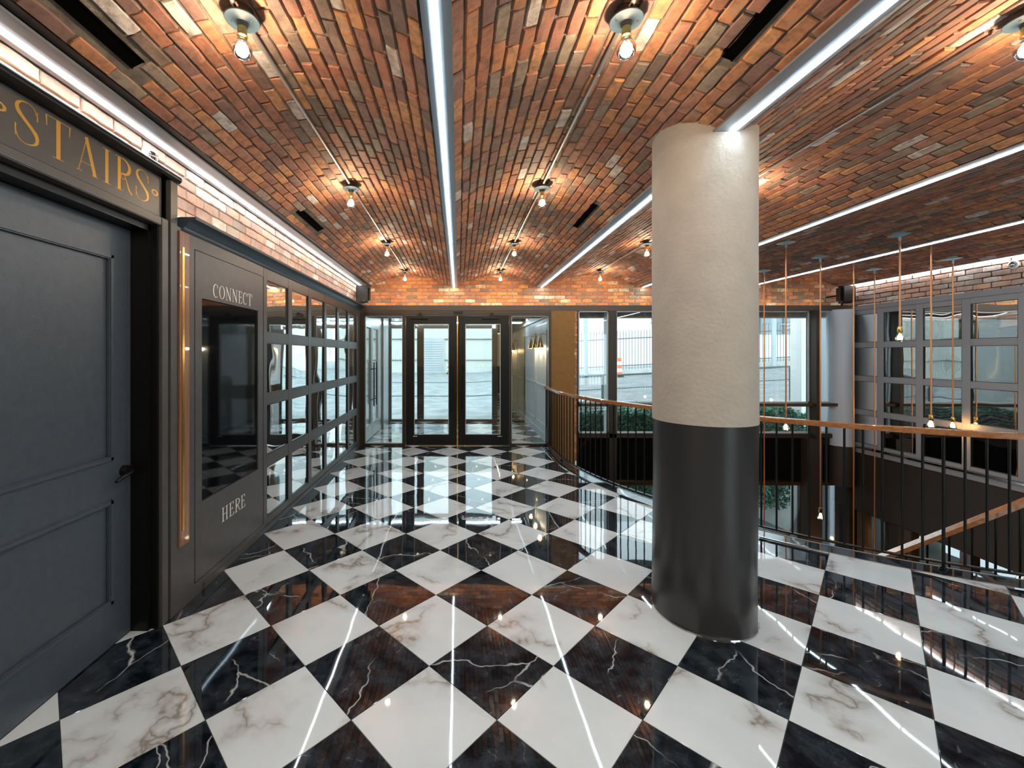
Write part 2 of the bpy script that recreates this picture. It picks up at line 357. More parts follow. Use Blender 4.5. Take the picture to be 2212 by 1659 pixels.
def lay(items, mat, parent, seen):
    """items: list of 4x4 matrices; the 300 that show largest become parts, the rest one stuff mesh."""
    sc = []
    for m in items:
        p = m.translation; y = p.y
        u = 991 + 905 * p.x / y if y > .1 else -9; v = 767 - 905 * (p.z - H) / y if y > .1 else -9
        inside = -30 < u < 2240 and -30 < v < 1690
        sc.append((0 if not inside else -1 / ((p - Vector((0, 0, H))).length + .01), random.random(), m))
    sc.sort(key=lambda q: q[:2]); rest = MB()
    for i, (s, _, m) in enumerate(sc):
        k = random.randrange(10)
        if i < 300 and s < 0:
            o = bpy.data.objects.new('brick', vm(mat, k)); S.collection.objects.link(o); o.parent = parent; o.matrix_basis = m
        else: rest.add([m @ Vector(v) for v in variants[k][0]], variants[k][1])
    if rest.v: rest.build('brickwork', mat, parent, kind='stuff')
SLOTS = {0: [(-1.475, 1.25, 1.93), (-1.475, 3.88, 4.48)], 1: [(1.24, 1.25, 1.95), (1.24, 3.84, 4.50)]}
bay_names = ['brick vault between the panelled side wall and the middle light strip', 'brick vault over the middle of the lobby beside the white column', 'brick vault behind the white column',
             'shaded brick vault over the stair opening with pendant canopies', 'brick vault running along the mirrored far wall']
VG = []
for i in range(5):
    x0, x1 = BX[i] + (.165 if i == 0 else .055), BX[i+1] - .055; w = x1 - x0; h = ZA - ZS; Rr = (w*w/4 + h*h) / (2*h); xc = (x0+x1)/2; zc = ZA - Rr; half = math.asin(w / 2 / Rr)
    VG.append((xc, zc, Rr, half))
    n = 28; vs = []
    for y in (YN, 7.9):
        for rad in (Rr + .011, Rr + .15):
            for k in range(n + 1):
                t = -half + 2*half*k/n; vs.append((xc + rad*math.sin(t), y, zc + rad*math.cos(t)))
    m_ = n + 1; fs = []
    for k in range(n):
        fs += [(k, k+1, 2*m_+k+1, 2*m_+k), (m_+k, 3*m_+k, 3*m_+k+1, m_+k+1), (k, m_+k, m_+k+1, k+1), (2*m_+k, 2*m_+k+1, 3*m_+k+1, 3*m_+k)]
    fs += [(0, 2*m_, 3*m_, m_), (n, m_+n, 3*m_+n, 2*m_+n)]
    vb = MB().add(vs, fs).build('ceiling', 'mortar', kind='structure', label=bay_names[i], cat='ceiling')
    nc = round(2 * half * Rr / .0695); items = []
    for c in range(nc):
        t = -half + (c + .5) * 2 * half / nc; xb = xc + Rr*math.sin(t)
        y = 1.2 + random.uniform(0, .05) + (PITCH / 2 if c % 2 else 0)
        while y < YB + .05:
            yy = y + random.uniform(-.006, .006); y += PITCH
            skip = any(abs(xb - sx) < .036 and sy0 - .05 < yy < sy1 + .05 for sx, sy0, sy1 in SLOTS.get(i, []))
            if not skip:
                rad = Rr - .002 + random.uniform(-.003, .0045)
                m = Matrix.Translation((xc + rad*math.sin(t), yy, zc + rad*math.cos(t))) @ Matrix.Rotation(t, 4, 'Y') @ Matrix.Rotation(random.uniform(-.012, .012), 4, 'Z') @ Matrix.Diagonal((random.uniform(.95, 1.03), random.uniform(.97, 1.015), 1, 1))
                items.append(m)
    lay(items, 'brick', vb, True)
def vault_z(x):
    for i in range(5):
        if BX[i] <= x <= BX[i+1]:
            xc, zc, Rr, half = VG[i]; d = min(abs(x - xc), Rr * math.sin(half)); return zc + math.sqrt(Rr*Rr - d*d)
    return ZS
# beams above the light strips
for x in BX:
    w = .062
    MB().box(x - w, x + (w if x > -1 else .163), YN, 7.9, 2.868, 3.12).build('ceiling_beam', 'fblack', kind='structure', label='dark steel beam hidden between two brick vaults', cat='beam', group='steel beams between the vaults')  # first beam widened, its black side painting the shaded ledge by the vault

# ------------------------------------------------------------------ walls with bricks
wl = MB().box(-2.3, -1.98, YN, 7.9, -.4, 3.1).box(-1.98, -1.845, YN, 7.9, 2.40, 2.87).build('wall_left', 'pmortar', kind='structure', label='brick band above the dark panelling, lit by the light strip', cat='wall')
items = []
for c in range(6):
    z = 2.455 + c * .0735; y = 1.25 + (PITCH/2 if c % 2 else 0)
    while y < 7.72:
        yy = y + random.uniform(-.006, .006); y += PITCH
        # face towards +X
        m = Matrix.Translation((-1.832 + random.uniform(-.003, .003), yy, z)) @ Matrix(((0, 0, -1, 0), (0, 1, 0, 0), (1, 0, 0, 0), (0, 0, 0, 1))) @ Matrix.Rotation(random.uniform(-.01, .01), 4, 'Z') @ Matrix.Diagonal((1.07, random.uniform(.97, 1.02), 1, 1))
        items.append(m)
lay(items, 'wallbrick', wl, True)
wr = MB().box(7.085, 7.4, YN, 7.9, 2.42, 2.87).box(7.09, 7.4, YN, 7.9, -3.3, 2.42).build('wall_right', ['darkwall'], kind='structure', label='brick band and dark wall beyond the stair opening', cat='wall')
items = []
for c in range(6):
    z = 2.455 + c * .0735; y = 1.25 + (PITCH/2 if c % 2 else 0)
    while y < 7.72:
        yy = y + random.uniform(-.006, .006); y += PITCH
        m = Matrix.Translation((7.07 + random.uniform(-.003, .003), yy, z)) @ Matrix(((0, 0, 1, 0), (0, 1, 0, 0), (-1, 0, 0, 0), (0, 0, 0, 1))) @ Matrix.Rotation(random.uniform(-.01, .01), 4, 'Z') @ Matrix.Diagonal((1.07, random.uniform(.97, 1.02), 1, 1))
        items.append(m)
lay(items, 'wallbrick', wr, True)
wb = MB().box(-1.98, 7.4, 7.762, 8.0, 2.30, 3.12).build('wall_back', 'pmortar', kind='structure', label='brick wall with arched tops above the glass entrance', cat='wall')
items = []
for c in range(10):
    z = 2.47 + c * .0665; x = -1.75 + (PITCH/2 if c % 2 else 0)
    while x < 7.05:
        xx = x + random.uniform(-.006, .006); x += PITCH
        if z - .034 > vault_z(xx): continue
        m = Matrix.Translation((xx, YB + random.uniform(-.003, .003), z)) @ Matrix(((0, 1, 0, 0), (0, 0, 1, 0), (1, 0, 0, 0), (0, 0, 0, 1))) @ Matrix.Rotation(random.uniform(-.01, .01), 4, 'Z') @ Matrix.Diagonal((.97, random.uniform(.97, 1.02), 1, 1))
        items.append(m)
lay(items, 'backbrick', wb, True)
MB().box(-2.3, 4.1, YN - .2, YN, -.4, 3.1).box(6.95, 7.4, YN - .2, YN, -.4, 3.1).box(4.1, 6.95, YN - .2, YN, -.4, .3).box(4.1, 6.95, YN - .2, YN, 2.5, 3.1).box(5.5, 5.6, YN - .2, YN, .3, 2.5).build('wall_front', 'backpaint', kind='structure', label='yellowish lobby wall with an added daylight opening, seen only in reflections', cat='wall')  # opening added in the unseen wall to let daylight reach the floor
MB().box(-1.98, 4.1, YN, YN + .03, 0, 1.1).build('trim_1', 'panel', kind='structure', label='dark wainscot seen only in reflections', cat='trim')
MB().box(-1.87, 7.09, YF, 7.76, 2.385, 2.482, .004).box(-1.87, 1.64, YF + .01, 7.6, 2.352, 2.385).build('header_beam', 'header', kind='structure', label='dark bronze header running across the doors and windows', cat='beam')

# ------------------------------------------------------------------ linear lights on the beams
def strip(x, y0, y1, w0, w1, label, led='led'):
    t = thing('linear_light', (x, (y0+y1)/2, 2.85), label, 'light strip', 'light strips between the vaults')
    sec = [(-w0, .012), (-w0, 0), (-w0*.45, -.004), (w1*.45, -.004), (w1, 0), (w1, .012)]
    MB().ribbon([(x, y1, 2.853), (x, y0, 2.853)], [(-a, b) for a, b in sec]).build('housing', 'steel', t)
    MB().box(x - .010, x + .010, y0 + .01, y1 - .01, 2.842, 2.853, .002).build('diffuser', led, t)
strip(BX[0], YN, 7.72, .055, .11, 'white light strip above the brick band of the panelled side wall', 'wallled')
strip(BX[1], YN, 7.74, .05, .065, 'white light strip between the first two vaults, ending above the double doors')
strip(BX[2], YN, 2.40, .10, .045, 'white light strip running from overhead into the top of the column')
strip(BX[2], 2.87, 7.74, .10, .045, 'white light strip from behind the column to the arched wall')
strip(BX[3], YN, 7.74, .05, .05, 'white light strip just above the first row of pendant canopies')
strip(BX[4], YN, 7.74, .05, .05, 'white light strip passing behind the pendant cords')
strip(BX[5] - .03, YN, 7.72, .035, .05, 'white light strip above the mirrored wall beyond the stairs', 'wallled')

t = thing('cove_light', (2.6, 7.66, 2.485), 'narrow hidden light strip on top of the bronze header washing the arched brick', 'light strip')
MB().box(-1.7, 6.6, 7.60, 7.62, 2.483, 2.488).build('diffuser', 'cove', t)
t = thing('cove_light', (-1.79, 5, 2.472), 'narrow hidden light strip on top of the crown moulding washing the side brick', 'light strip')
MB().box(-1.785, -1.770, 2.65, 7.35, 2.471, 2.476).build('diffuser', 'cove', t)
# ------------------------------------------------------------------ bare bulb ceiling lamps
LAMPX = [-.925, .716, 2.43]; LAMPY = [1.79, 3.60, 5.41, 7.20]
def make_lamp(loc, label):
    x, y, _ = loc; zc = vault_z(x) - .002
    t = thing('ceiling_lamp', (x, y, zc), label, 'ceiling lamp', 'bare bulb ceiling lamps')
    MB().lathe([(0, zc + .004), (.046, zc + .004), (.048, zc - .038), (0, zc - .038)], (x, y, 0), 20).build('junction_box', 'box', t, True)
    d = zc - .040
    MB().lathe([(0, d + .004), (.066, d + .004), (.070, d - .001), (.068, d - .004), (.045, d - .003), (.024, d - .012), (.02, d - .03), (0, d - .03)], (x, y, 0), 32).build('canopy_disc', 'disc', t, True)
    for s in (-1, 1):
        MB().lathe([(0, d - .010), (.005, d - .009), (.006, d - .003)], (x + s * .045, y - .01, 0), 10).build('screw', 'chrome', t, True)
    MB().lathe([(.0185, d - .028), (.0195, d - .032), (.0195, d - .062), (.021, d - .064), (.021, d - .070), (.014, d - .072), (0, d - .072)], (x, y, 0), 20).build('socket', 'brass', t, True)
    zb = d - .070
    prof = [(.013, zb), (.015, zb - .012), (.027, zb - .020), (.036, zb - .034), (.0405, zb - .052), (.038, zb - .070), (.028, zb - .086), (.015, zb - .094), (.0, zb - .096)]
    b = MB().lathe(prof, (x, y, 0), 24).build('bulb', 'bulb', t, True)
    f = MB()
    for q in range(4):
        a = q * PI / 2 + .4; f.tube([(x + .010*math.cos(a), y + .010*math.sin(a), zb - .022), (x + .013*math.cos(a), y + .013*math.sin(a), zb - .062)], .0035, 6)
    f.build('filament', 'filament', b)
    point('bulb_light', (x, y, zb - .045), LAMP_W, WARM, .03, t)
names = ['nearest', 'second', 'third', 'last']
bays = ['on the vault beside the panelled wall', 'on the middle vault', 'on the vault behind the column']
for bi, x in enumerate(LAMPX):
    for yi, y in enumerate(LAMPY):
        make_lamp((x, y, 0), 'bare bulb lamp %s, %s from the viewer' % (bays[bi], ['first', 'second', 'third', 'fourth'][yi]))
for bi, x in enumerate(LAMPX):                       # the rows go on behind the viewpoint
    for yi, y in enumerate((-.02, -1.83)):
        t = thing('ceiling_lamp', (x, y, ZA), 'out-of-picture bulb lamp %s, %s behind the viewpoint' % (bays[bi], ['first', 'second'][yi]), 'ceiling lamp', 'lamps behind the viewpoint')
        MB().lathe([(0, 3.03), (.07, 3.03), (.07, 3.024), (.02, 3.01), (.02, 2.96), (.036, 2.93), (.03, 2.88), (0, 2.87)], (x, y, 0), 16).build('lamp_body', 'disc', t, True)
        point('bulb_light', (x, y, 2.84), LAMP_W, WARM, .03, t)
# conduits
for bi, x in enumerate(LAMPX):
    zc = vault_z(x)
    t = thing('conduit_pipe', (x, 4, zc), ['zinc conduit joining the bulbs of the vault beside the panelled wall', 'zinc conduit joining the bulbs of the middle vault', 'zinc conduit joining the bulbs of the vault behind the column'][bi], 'conduit', 'conduits along the vaults')
    ys = [YN] + LAMPY
    for a, b in zip(ys[:-1], ys[1:]):
        MB().tube([(x, a + (.05 if a > 0 else 0), zc - .022), (x, (a+b)/2, zc - .018), (x, b - .045, zc - .022)], .0088, 8).build('pipe', 'zinc', t, True)
        MB().tube([(x, b - .075, zc - .022), (x, b - .045, zc - .022)], .0125, 8).build('coupling', 'chrome', t, True)
    for y in (2.7, 4.5, 6.3):
        MB().box(x - .02, x + .02, y - .006, y + .006, zc - .010, zc - .002).build('clip', 'zinc', t)
# linear vents
for i, sl in SLOTS.items():
    xc, zc, Rr, half = VG[i]
    for (sx, y0, y1) in sl:
        t = math.asin((sx - xc) / Rr); m = Matrix.Rotation(t, 4, 'Y'); px, pz = xc + Rr*math.sin(t), zc + Rr*math.cos(t)
        b = MB().box(-.030, .030, y0, y1, .004, .03); b.v = [tuple(m @ Vector((v[0], 0, v[2])) + Vector((px, v[1], pz))) for v in b.v]
        lab = 'black slot vent %s in the %s vault' % ('at the top of the photograph' if y0 < 2 else 'halfway along', 'panelled wall' if i == 0 else 'middle')
        tt = thing('slot_vent', (px, y0, pz), lab, 'vent', 'slot vents in the vaults'); b.build('slot', 'black_m', tt)
        for s in (-1, 1):
            f = MB().box(s*.030 - .003, s*.030 + .003, y0, y1, -.001, .03); f.v = [tuple(m @ Vector((v[0], 0, v[2])) + Vector((px, v[1], pz))) for v in f.v]
            f.build('rim', 'black_m', tt)

# ------------------------------------------------------------------ column
CO, COY, CRR = 1.529, 2.628, .289
ct = thing('column', (CO, COY, 0), 'round column, white plaster above and glossy dark grey below', 'column', kind='structure')
zt = 3.06
rr = random.Random(3)
top = MB(); n = 64; rows = 30
for layer, (z0, z1, rad, nm, mt, amp) in enumerate([(1.195, 3.10, CRR, 'plaster_shaft', 'column', .0012), (0, 1.195, CRR - .004, 'painted_base', 'colgray', .0028)]):
    b = MB(); vs = []
    for i in range(rows + 1):
        z = z0 + (z1 - z0) * i / rows
        for k in range(n):
            a = 2*PI*k/n; w = amp * (math.sin(3*a + z*3.1) + .8*math.sin(5*a - z*2.2 + 1) + (1.6*math.sin(9*a+1)*math.exp(-z/.18) if layer else 0))
            r_ = rad + w; vs.append((CO + r_*math.cos(a), COY + r_*math.sin(a), z))
    fs = [(i*n + k, i*n + (k+1) % n, (i+1)*n + (k+1) % n, (i+1)*n + k) for i in range(rows) for k in range(n)] + [tuple(range(n))[::-1], tuple(rows*n + k for k in range(n))]
    b.add(vs, fs).build(nm, mt, ct, True, label=('white plaster upper shaft' if layer == 0 else 'glossy dark grey lower shaft'))
MB().lathe([(CRR - .02, 0), (CRR + .006, 0), (CRR + .004, .008), (CRR - .02, .008)], (CO, COY, 0), 64).build('base_sealant', 'chrome', ct, True)

# ------------------------------------------------------------------ glyph strokes
def circ(cx, cy, rx, ry, a0=0, a1=360, n=24): return [(cx + rx*math.cos(R(a0 + (a1-a0)*i/n)), cy + ry*math.sin(R(a0 + (a1-a0)*i/n))) for i in range(n+1)]
def smooth(p, n=5): return [(v.x, v.y) for v in catmull([Vector((a, b, 0)) for a, b in p], n)]
def glyph(ch, T=.085, t=.022):
    V = lambda x, w=T, a=0, b=1: ([(x, a), (x, b)], [w, w]); Hh = lambda y, a, b, w=t: ([(a, y), (b, y)], [w, w])
    if ch == 'S':
        p = smooth([(.40,.80),(.36,.93),(.25,.99),(.12,.95),(.05,.84),(.07,.71),(.17,.58),(.30,.44),(.40,.30),(.41,.14),(.33,.04),(.20,0),(.08,.06),(.02,.22)])
        w = [t + (T - t) * max(0, math.sin(PI * min(1, max(0, (i/len(p) - .16) / .66)))) for i in range(len(p))]
        return .46, [(p, w), ([(.42,.66),(.42,.90)], [t*1.6, t*.8]), ([(.02,.10),(.02,.38)], [t*.8, t*1.6])]
    if ch == 'T': return .50, [V(.25), Hh(.99, .0, .5), ([(.0,.99),(.012,.72)], [t*2, t*.8]), ([(.5,.99),(.488,.72)], [t*2, t*.8]), Hh(.01, .13, .37)]
    if ch == 'A': return .54, [([(.06,0),(.27,1)], [t, t]), ([(.25,1),(.47,0)], [T*.9, T]), Hh(.27, .12, .41), Hh(.01, 0, .15), Hh(.01, .38, .56)]
    if ch == 'I': return .22, [V(.11), Hh(.99, .0, .22), Hh(.01, .0, .22)]
    if ch == 'R':
        bowl = smooth([(.10,.99),(.28,.98),(.40,.86),(.42,.72),(.34,.57),(.18,.52),(.10,.52)]); bw = [t + (T-t)*math.sin(PI*i/(len(bowl)-1))**1.5 for i in range(len(bowl))]
        leg = smooth([(.18,.50),(.16,.42),(.22,.36),(.29,.42),(.25,.52)]) ; lg2 = smooth([(.26,.50),(.33,.34),(.40,.12),(.50,0)])
        return .48, [V(.11), (bowl, bw), (leg, [t]*len(leg)), (lg2, [t + (T*.6-t)*i/(len(lg2)-1) for i in range(len(lg2))]), Hh(.99, .0, .16), Hh(.01, .0, .22)]
    if ch == 'C':
        p = circ(.25, .5, .22, .49, 50, 312, 30); w = [t + (T-t)*math.sin(PI*i/30)**1.5 for i in range(31)]; return .46, [(p, w), ([(.40,.72),(.40,.95)], [t*1.6, t])]
    if ch == 'O':
        p = circ(.26, .5, .23, .49, 0, 360, 36); return .52, [(p, [t + (T-t)*abs(math.cos(R(i*10)))**1.5 for i in range(37)])]
    if ch == 'N': return .56, [V(.09, t), V(.47, t), ([(.08,1),(.47,0)], [T, T]), Hh(.99, 0, .14), Hh(.01, .02, .17), Hh(.99, .39, .55)]
    if ch == 'E': return .42, [V(.10), Hh(.99, 0, .37), Hh(.52, .1, .30), Hh(.01, 0, .39), ([(.37,.99),(.365,.80)], [t*1.5, t]), ([(.39,.01),(.385,.22)], [t*1.5, t]), ([(.30,.44),(.30,.60)], [t, t])]
    if ch == 'H': return .54, [V(.10), V(.42), Hh(.5, .1, .42), Hh(.99, 0, .20), Hh(.01, 0, .20), Hh(.99, .32, .52), Hh(.01, .32, .52)]
    if ch == 'o': return .22, [(circ(.11, .5, .09, .09, 0, 360, 20), [.035 + .02*abs(math.cos(R(i*18))) for i in range(21)])]
def text(s, parent, x, y0, y1, z0, z1, mat, sp=.12, T=.085, t=.022):
    """letters on a plane facing +X, reading towards +Y."""
    ws = [glyph(c)[0] for c in s]; tot = sum(ws) + sp * (len(s) - 1); k = (y1 - y0) / tot; h = z1 - z0; u = 0
    for ch in s:
        w, strokes = glyph(ch, T, t); b = MB()
        for li, (pts, wd) in enumerate(strokes):
            P = [Vector((u*k + y0 + a*k, z0 + c*h)) for a, c in pts]; n = len(P); L = []; Rt = []
            for i in range(n):
                d = (P[min(i+1, n-1)] - P[max(i-1, 0)]).normalized(); q = Vector((-d.y, d.x)) * wd[i] * h / 2 * (k / h if abs(d.y) > .7 else 1) ; L.append(P[i] + q); Rt.append(P[i] - q)
            xx = x + .0008 + li * .00012; vs = [(xx, p.x, p.y) for p in L] + [(xx, p.x, p.y) for p in Rt] + [(x - .001, p.x, p.y) for p in L] + [(x - .001, p.x, p.y) for p in Rt]
            fs = []
            for i in range(n - 1): fs += [(i, n+i, n+i+1, i+1), (i, i+1, 2*n+i+1, 2*n+i), (n+i, 3*n+i, 3*n+i+1, n+i+1)]
            fs += [(0, 2*n, 3*n, n), (n-1, 2*n-1, 4*n-1, 3*n-1)]
            b.add(vs, fs)
        b.build('letter', mat, parent); u += w + sp

# ------------------------------------------------------------------ left side: stairs door, its frame, sign
d1 = thing('door_1', (-1.9, 1.4, 0), 'dark grey two-panel door under the STAIRS sign', 'door', kind='structure')
dy0, dy1, XD = .55, 2.425, -1.9
MB().box(XD - .045, XD - .012, dy0, dy1, .008, 2.32).build('door_leaf', 'door', d1)
py0, py1 = .85, 2.30
fr = MB()
for a in ((XD-.012, XD, dy0, py0, .008, 2.32), (XD-.012, XD, py1, dy1, .008, 2.32), (XD-.012, XD, py0, py1, 2.15, 2.32), (XD-.012, XD, py0, py1, .81, 1.02), (XD-.012, XD, py0, py1, .008, .235)): fr.box(*a)
fr.build('stile_and_rail_frame', 'door', d1)
for z0, z1 in ((1.02, 2.15), (.235, .81)):
    mb = MB()
    for (a0, a1, b0, b1) in ((py0, py1, z0, z0+.028), (py0, py1, z1-.028, z1), (py0, py0+.028, z0, z1), (py1-.028, py1, z0, z1)): mb.box(XD-.014, XD+.011, a0, a1, b0, b1, .006)
    pn = MB().box(XD-.03, XD-.014, py0+.02, py1-.02, z0+.02, z1-.02).build('door_panel', 'door', d1)
    mb.build('panel_moulding', 'door', pn)
hd = MB().lathe([(0, .034), (.029, .034), (.031, .028), (.031, 0)], (XD, 2.375, .945), 24, 'X').build('lever_handle', 'fblack', d1, True)
hm = MB().tube([(XD+.015, 2.375, .945), (XD+.055, 2.375, .945), (XD+.062, 2.36, .944), (XD+.062, 2.29, .93), (XD+.060, 2.25, .918)], [.010, .010, .011, .010, .008], 10).build('lever', 'fblack', hd, True)
fm = thing('door_frame', (-1.78, 2.5, 0), 'stepped dark casing around the stairs door', 'door frame', kind='structure')
MB().box(-1.98, -1.80, 2.428, 2.455, 0, 2.36).box(-1.80, -1.762, 2.448, 2.462, 0, 2.36).build('jamb', 'fblack', fm)
MB().box(-1.98, -1.745, 2.462, 2.520, 0, 2.41, .004).build('inner_casing', 'panel', fm)
MB().box(-1.98, -1.770, 2.520, 2.532, 0, 2.66).build('shadow_gap', 'black_m', fm)
MB().box(-1.98, -1.742, 2.532, 2.598, 0, 2.715, .003).build('outer_post', 'panel', fm)
MB().box(-1.98, -1.80, .3, 2.455, 2.322, 2.362).build('door_head', 'fblack', fm)
MB().box(-1.98, -1.745, .3, 2.462, 2.362, 2.41, .004).build('head_casing', 'panel', fm)
MB().box(-1.98, -1.79, .3, 2.532, 2.41, 2.425).build('head_gap', 'black_m', fm)
MB().ribbon([(-1.79, .3, 2.66), (-1.79, 2.60, 2.66)], [(-.02, .0), (.06, .0), (.072, .012), (.074, .026), (.068, .040), (.055, .052), (-.02, .052)]).build('crown_moulding', 'fblack', fm, True)
sg = thing('transom_sign', (-1.78, 2.1, 2.42), 'dark transom board reading STAIRS in gold letters above the door', 'sign')
MB().box(-1.90, -1.778, .3, 2.505, 2.425, 2.662).build('sign_board', 'panel', sg)
text('STAIRS', sg, -1.778, 1.675, 2.405, 2.468, 2.640, 'gold', .13, .088, .016)
text('o', sg, -1.778, 2.425, 2.475, 2.47, 2.63, 'gold', .1); text('o', sg, -1.778, 1.59, 1.645, 2.48, 2.65, 'gold', .1)

# panelled wall: board, wood strip, display, mirror grid, crown
XP = -1.745
pw = MB().box(-1.98, -1.765, 2.598, 7.43, 0, 2.40).build('wall_panelling', 'panel', kind='structure', label='dark grey panelling backing the mirrors and display', cat='wall panelling')
MB().box(-1.765, XP, 2.598, 3.76, 0, .088).box(-1.765, XP, 2.598, 2.765, .088, 2.40).box(-1.765, XP, 2.765, 3.745, 2.30, 2.40).build('panel_surround', 'panel', pw)
MB().box(-1.762, XP + .008, 2.86, 7.43, .0, .052, .003).build('baseboard_strip', 'panel', pw)
MB().ribbon([(-1.80, 2.64, 2.385), (-1.80, 7.43, 2.385)], [(-.18, .0), (.060, .0), (.066, .008), (.068, .022), (.080, .030), (.092, .045), (.115, .060), (.142, .070), (.145, .085), (-.18, .085)]).build('crown_moulding', 'crown', pw, True)
ws = thing('wall_strip', (XP, 2.65, .4), 'vertical reddish wood strip with a brass inlay beside the stairs door', 'trim strip')
MB().box(XP, XP + .012, 2.602, 2.698, .40, 2.375, .002).build('wood_backing', 'copperwood', ws)
MB().box(XP + .012, XP + .017, 2.622, 2.642, .497, 2.278).build('brass_inlay', 'brass', ws, label='thin brass inlay')
dp = thing('display_panel', (XP, 3.25, .09), 'dark grey panel with a black screen reading CONNECT above and HERE below', 'display')
b = MB()
for a in ((2.772, 2.845), (3.642, 3.735)): b.box(-1.765, XP + .001, a[0], a[1], .094, 2.295)
b.box(-1.765, XP + .001, 2.845, 3.642, 1.985, 2.295).box(-1.765, XP + .001, 2.845, 3.642, .094, .606).build('panel_board', 'panel', dp)
MB().box(-1.765, XP - .006, 2.852, 3.636, .612, 1.979, .002).build('screen', 'screen', dp, label='black glass screen')
text('CONNECT', dp, XP + .001, 2.975, 3.53, 2.012, 2.108, 'wtext', .10, .075, .03)
text('HERE', dp, XP + .001, 3.085, 3.42, .368, .470, 'wtext', .10, .075, .03)
def mirror_wall(name, label, x, sgn, cols, rows, z0, z1, ya, yb, mat, fmat='panel'):
    t = thing(name, (x, (ya+yb)/2, z0), label, 'mirror panel')
    xs = sorted((x, x - sgn*.028)); ed = [ya] + [v for c in cols for v in c] + [yb]
    for i in range(0, len(ed), 2):
        if ed[i+1] - ed[i] > .005: MB().box(xs[0], xs[1], ed[i], ed[i+1], z0, z1, .002).build('stile', fmat, t)
    zr = [z0] + [v for r in rows for v in r] + [z1]
    for (a, b) in cols:
        for i in range(0, len(zr), 2): MB().box(xs[0] + .001, xs[1] - .001, a, b, zr[i], zr[i+1], .002).build('rail', fmat, t)
        for (c, d) in rows:
            o = MB().box(x - sgn*.024, x - sgn*.016, a - .002, b + .002, c - .002, d + .002).build('mirror_pane', mat, t, origin=(x - sgn*.016, (a+b)/2, (c+d)/2))
            o.rotation_euler = (0, R(random.uniform(-.25, .25)), R(random.uniform(-.35, .35)))
            f = MB()
            for q in ((a, a+.006, c, d), (b-.006, b, c, d), (a, b, c, c+.006), (a, b, d-.006, d)): f.box(x - sgn*.016, x - sgn*.004, *q)
            f.build('pane_bead', 'fblack', t)
    return t
mirror_wall('mirror_grid', 'grid of square mirrors in dark frames on the panelled wall beside the doors', XP, 1, [(3.815 + .575*k, 4.292 + .575*k) for k in range(6)],
            [(.12, .58), (.69, 1.145), (1.245, 1.71), (1.81, 2.285)], .055, 2.385, 3.748, 7.425, 'mirror')
def alarm(x, y, z, s, label):
    t = thing('fire_strobe', (x, y, z), label, 'alarm')
    MB().lathe([(0, 0), (.055*1, 0), (.055, s*.012), (.048, s*.02), (0, s*.02)], (x, y, z), 28, 'X').build('base_plate', 'bwhite', t, True)
    MB().lathe([(.034, s*.02), (.033, s*.035), (.02, s*.045), (0, s*.048)], (x, y, z), 24, 'X').build('lens', 'chrome', t, True)
    MB().tube([(x + s*.03, y - .04, z), (x + s*.045, y, z), (x + s*.03, y + .04, z)], .004, 6).build('lens_guard', 'chrome', t, True)
    MB().box(x + s*.045, x + s*.05, y - .006, y + .006, z - .004, z + .004).build('indicator', 'orange', t)
alarm(-1.83, 2.47, 2.775, 1, 'small round fire strobe on the brick band above the STAIRS sign')
alarm(7.062, 5.33, 2.75, -1, 'small round fire strobe on the brick band above the far mirrored wall')
def speaker(x, y, z, rz, label):
    t = thing('wall_speaker', (x, y, z), label, 'speaker', 'black wall speakers')
    b = MB().box(x - .12, x + .12, y - .11, y + .06, z - .155, z + .155, .04); b.build('cabinet', 'speaker', t, True)
    MB().box(x - .108, x + .108, y - .118, y - .100, z - .143, z + .143, .012).build('grille', 'speaker', t, True)
    MB().lathe([(0, -.121), (.006, -.121), (.006, -.116)], (x + .03, y, z - .115), 12, 'Y').build('badge', 'chrome', t)
    MB().tube([(x, y + .05, z), (x, YB + .01, z)], .015, 8).build('bracket', 'fblack', t, True)
    t.rotation_euler = (0, 0, 0)
speaker(-1.68, 7.40, 2.665, 0, 'brown-black wall speaker where the panelled wall meets the entrance wall')
speaker(6.80, 7.40, 2.665, 0, 'black wall speaker above the corner column beyond the stairs')

# ------------------------------------------------------------------ entrance storefront
sf = thing('door_frame', (0, YF, 0), 'dark bronze frame holding the glass double doors and sidelights', 'door frame', kind='structure')
y0, y1 = YF - .03, YF + .07
for nm, a in (('jamb', (-1.745, -1.66, .0, 2.352)), ('mullion', (-.993, -.940, 0, 2.30)), ('mullion', (.890, .933, 0, 2.30)), ('jamb', (1.593, 1.634, 0, 2.352)),
              ('head_rail', (-1.66, 1.593, 2.295, 2.352)), ('sill', (-1.66, -.993, 0, .030)), ('sill', (.933, 1.593, 0, .030))):
    MB().box(a[0], a[1], y0, y1, a[2], a[3], .003).build(nm, 'frame', sf)
MB().box(-.94, .89, YF - .05, YF + .08, 0, .008).build('threshold', 'chrome', sf)
MB().box(-.09, .07, YF - .055, YF - .02, 2.325, 2.365, .004).build('door_sensor', 'fblack', sf)
for n_, (a, b) in enumerate(((-1.66, -.993), (.933, 1.593))):
    w = thing('window_%d' % (n_ + 1), ((a+b)/2, YF, .03), ['narrow sidelight between the mirrored wall and the double doors', 'narrow sidelight between the double doors and the ochre pier'][n_], 'window', kind='structure')
    MB().box(a, b, YF + .015, YF + .023, .03, 2.295).build('glass_pane', 'glass', w)
    f = MB()
    for q in ((a, a+.012, .03, 2.295), (b-.012, b, .03, 2.295), (a, b, .03, .042), (a, b, 2.283, 2.295)): f.box(q[0], q[1], YF, YF + .012, q[2], q[3])
    f.build('glazing_bead', 'alu', w)
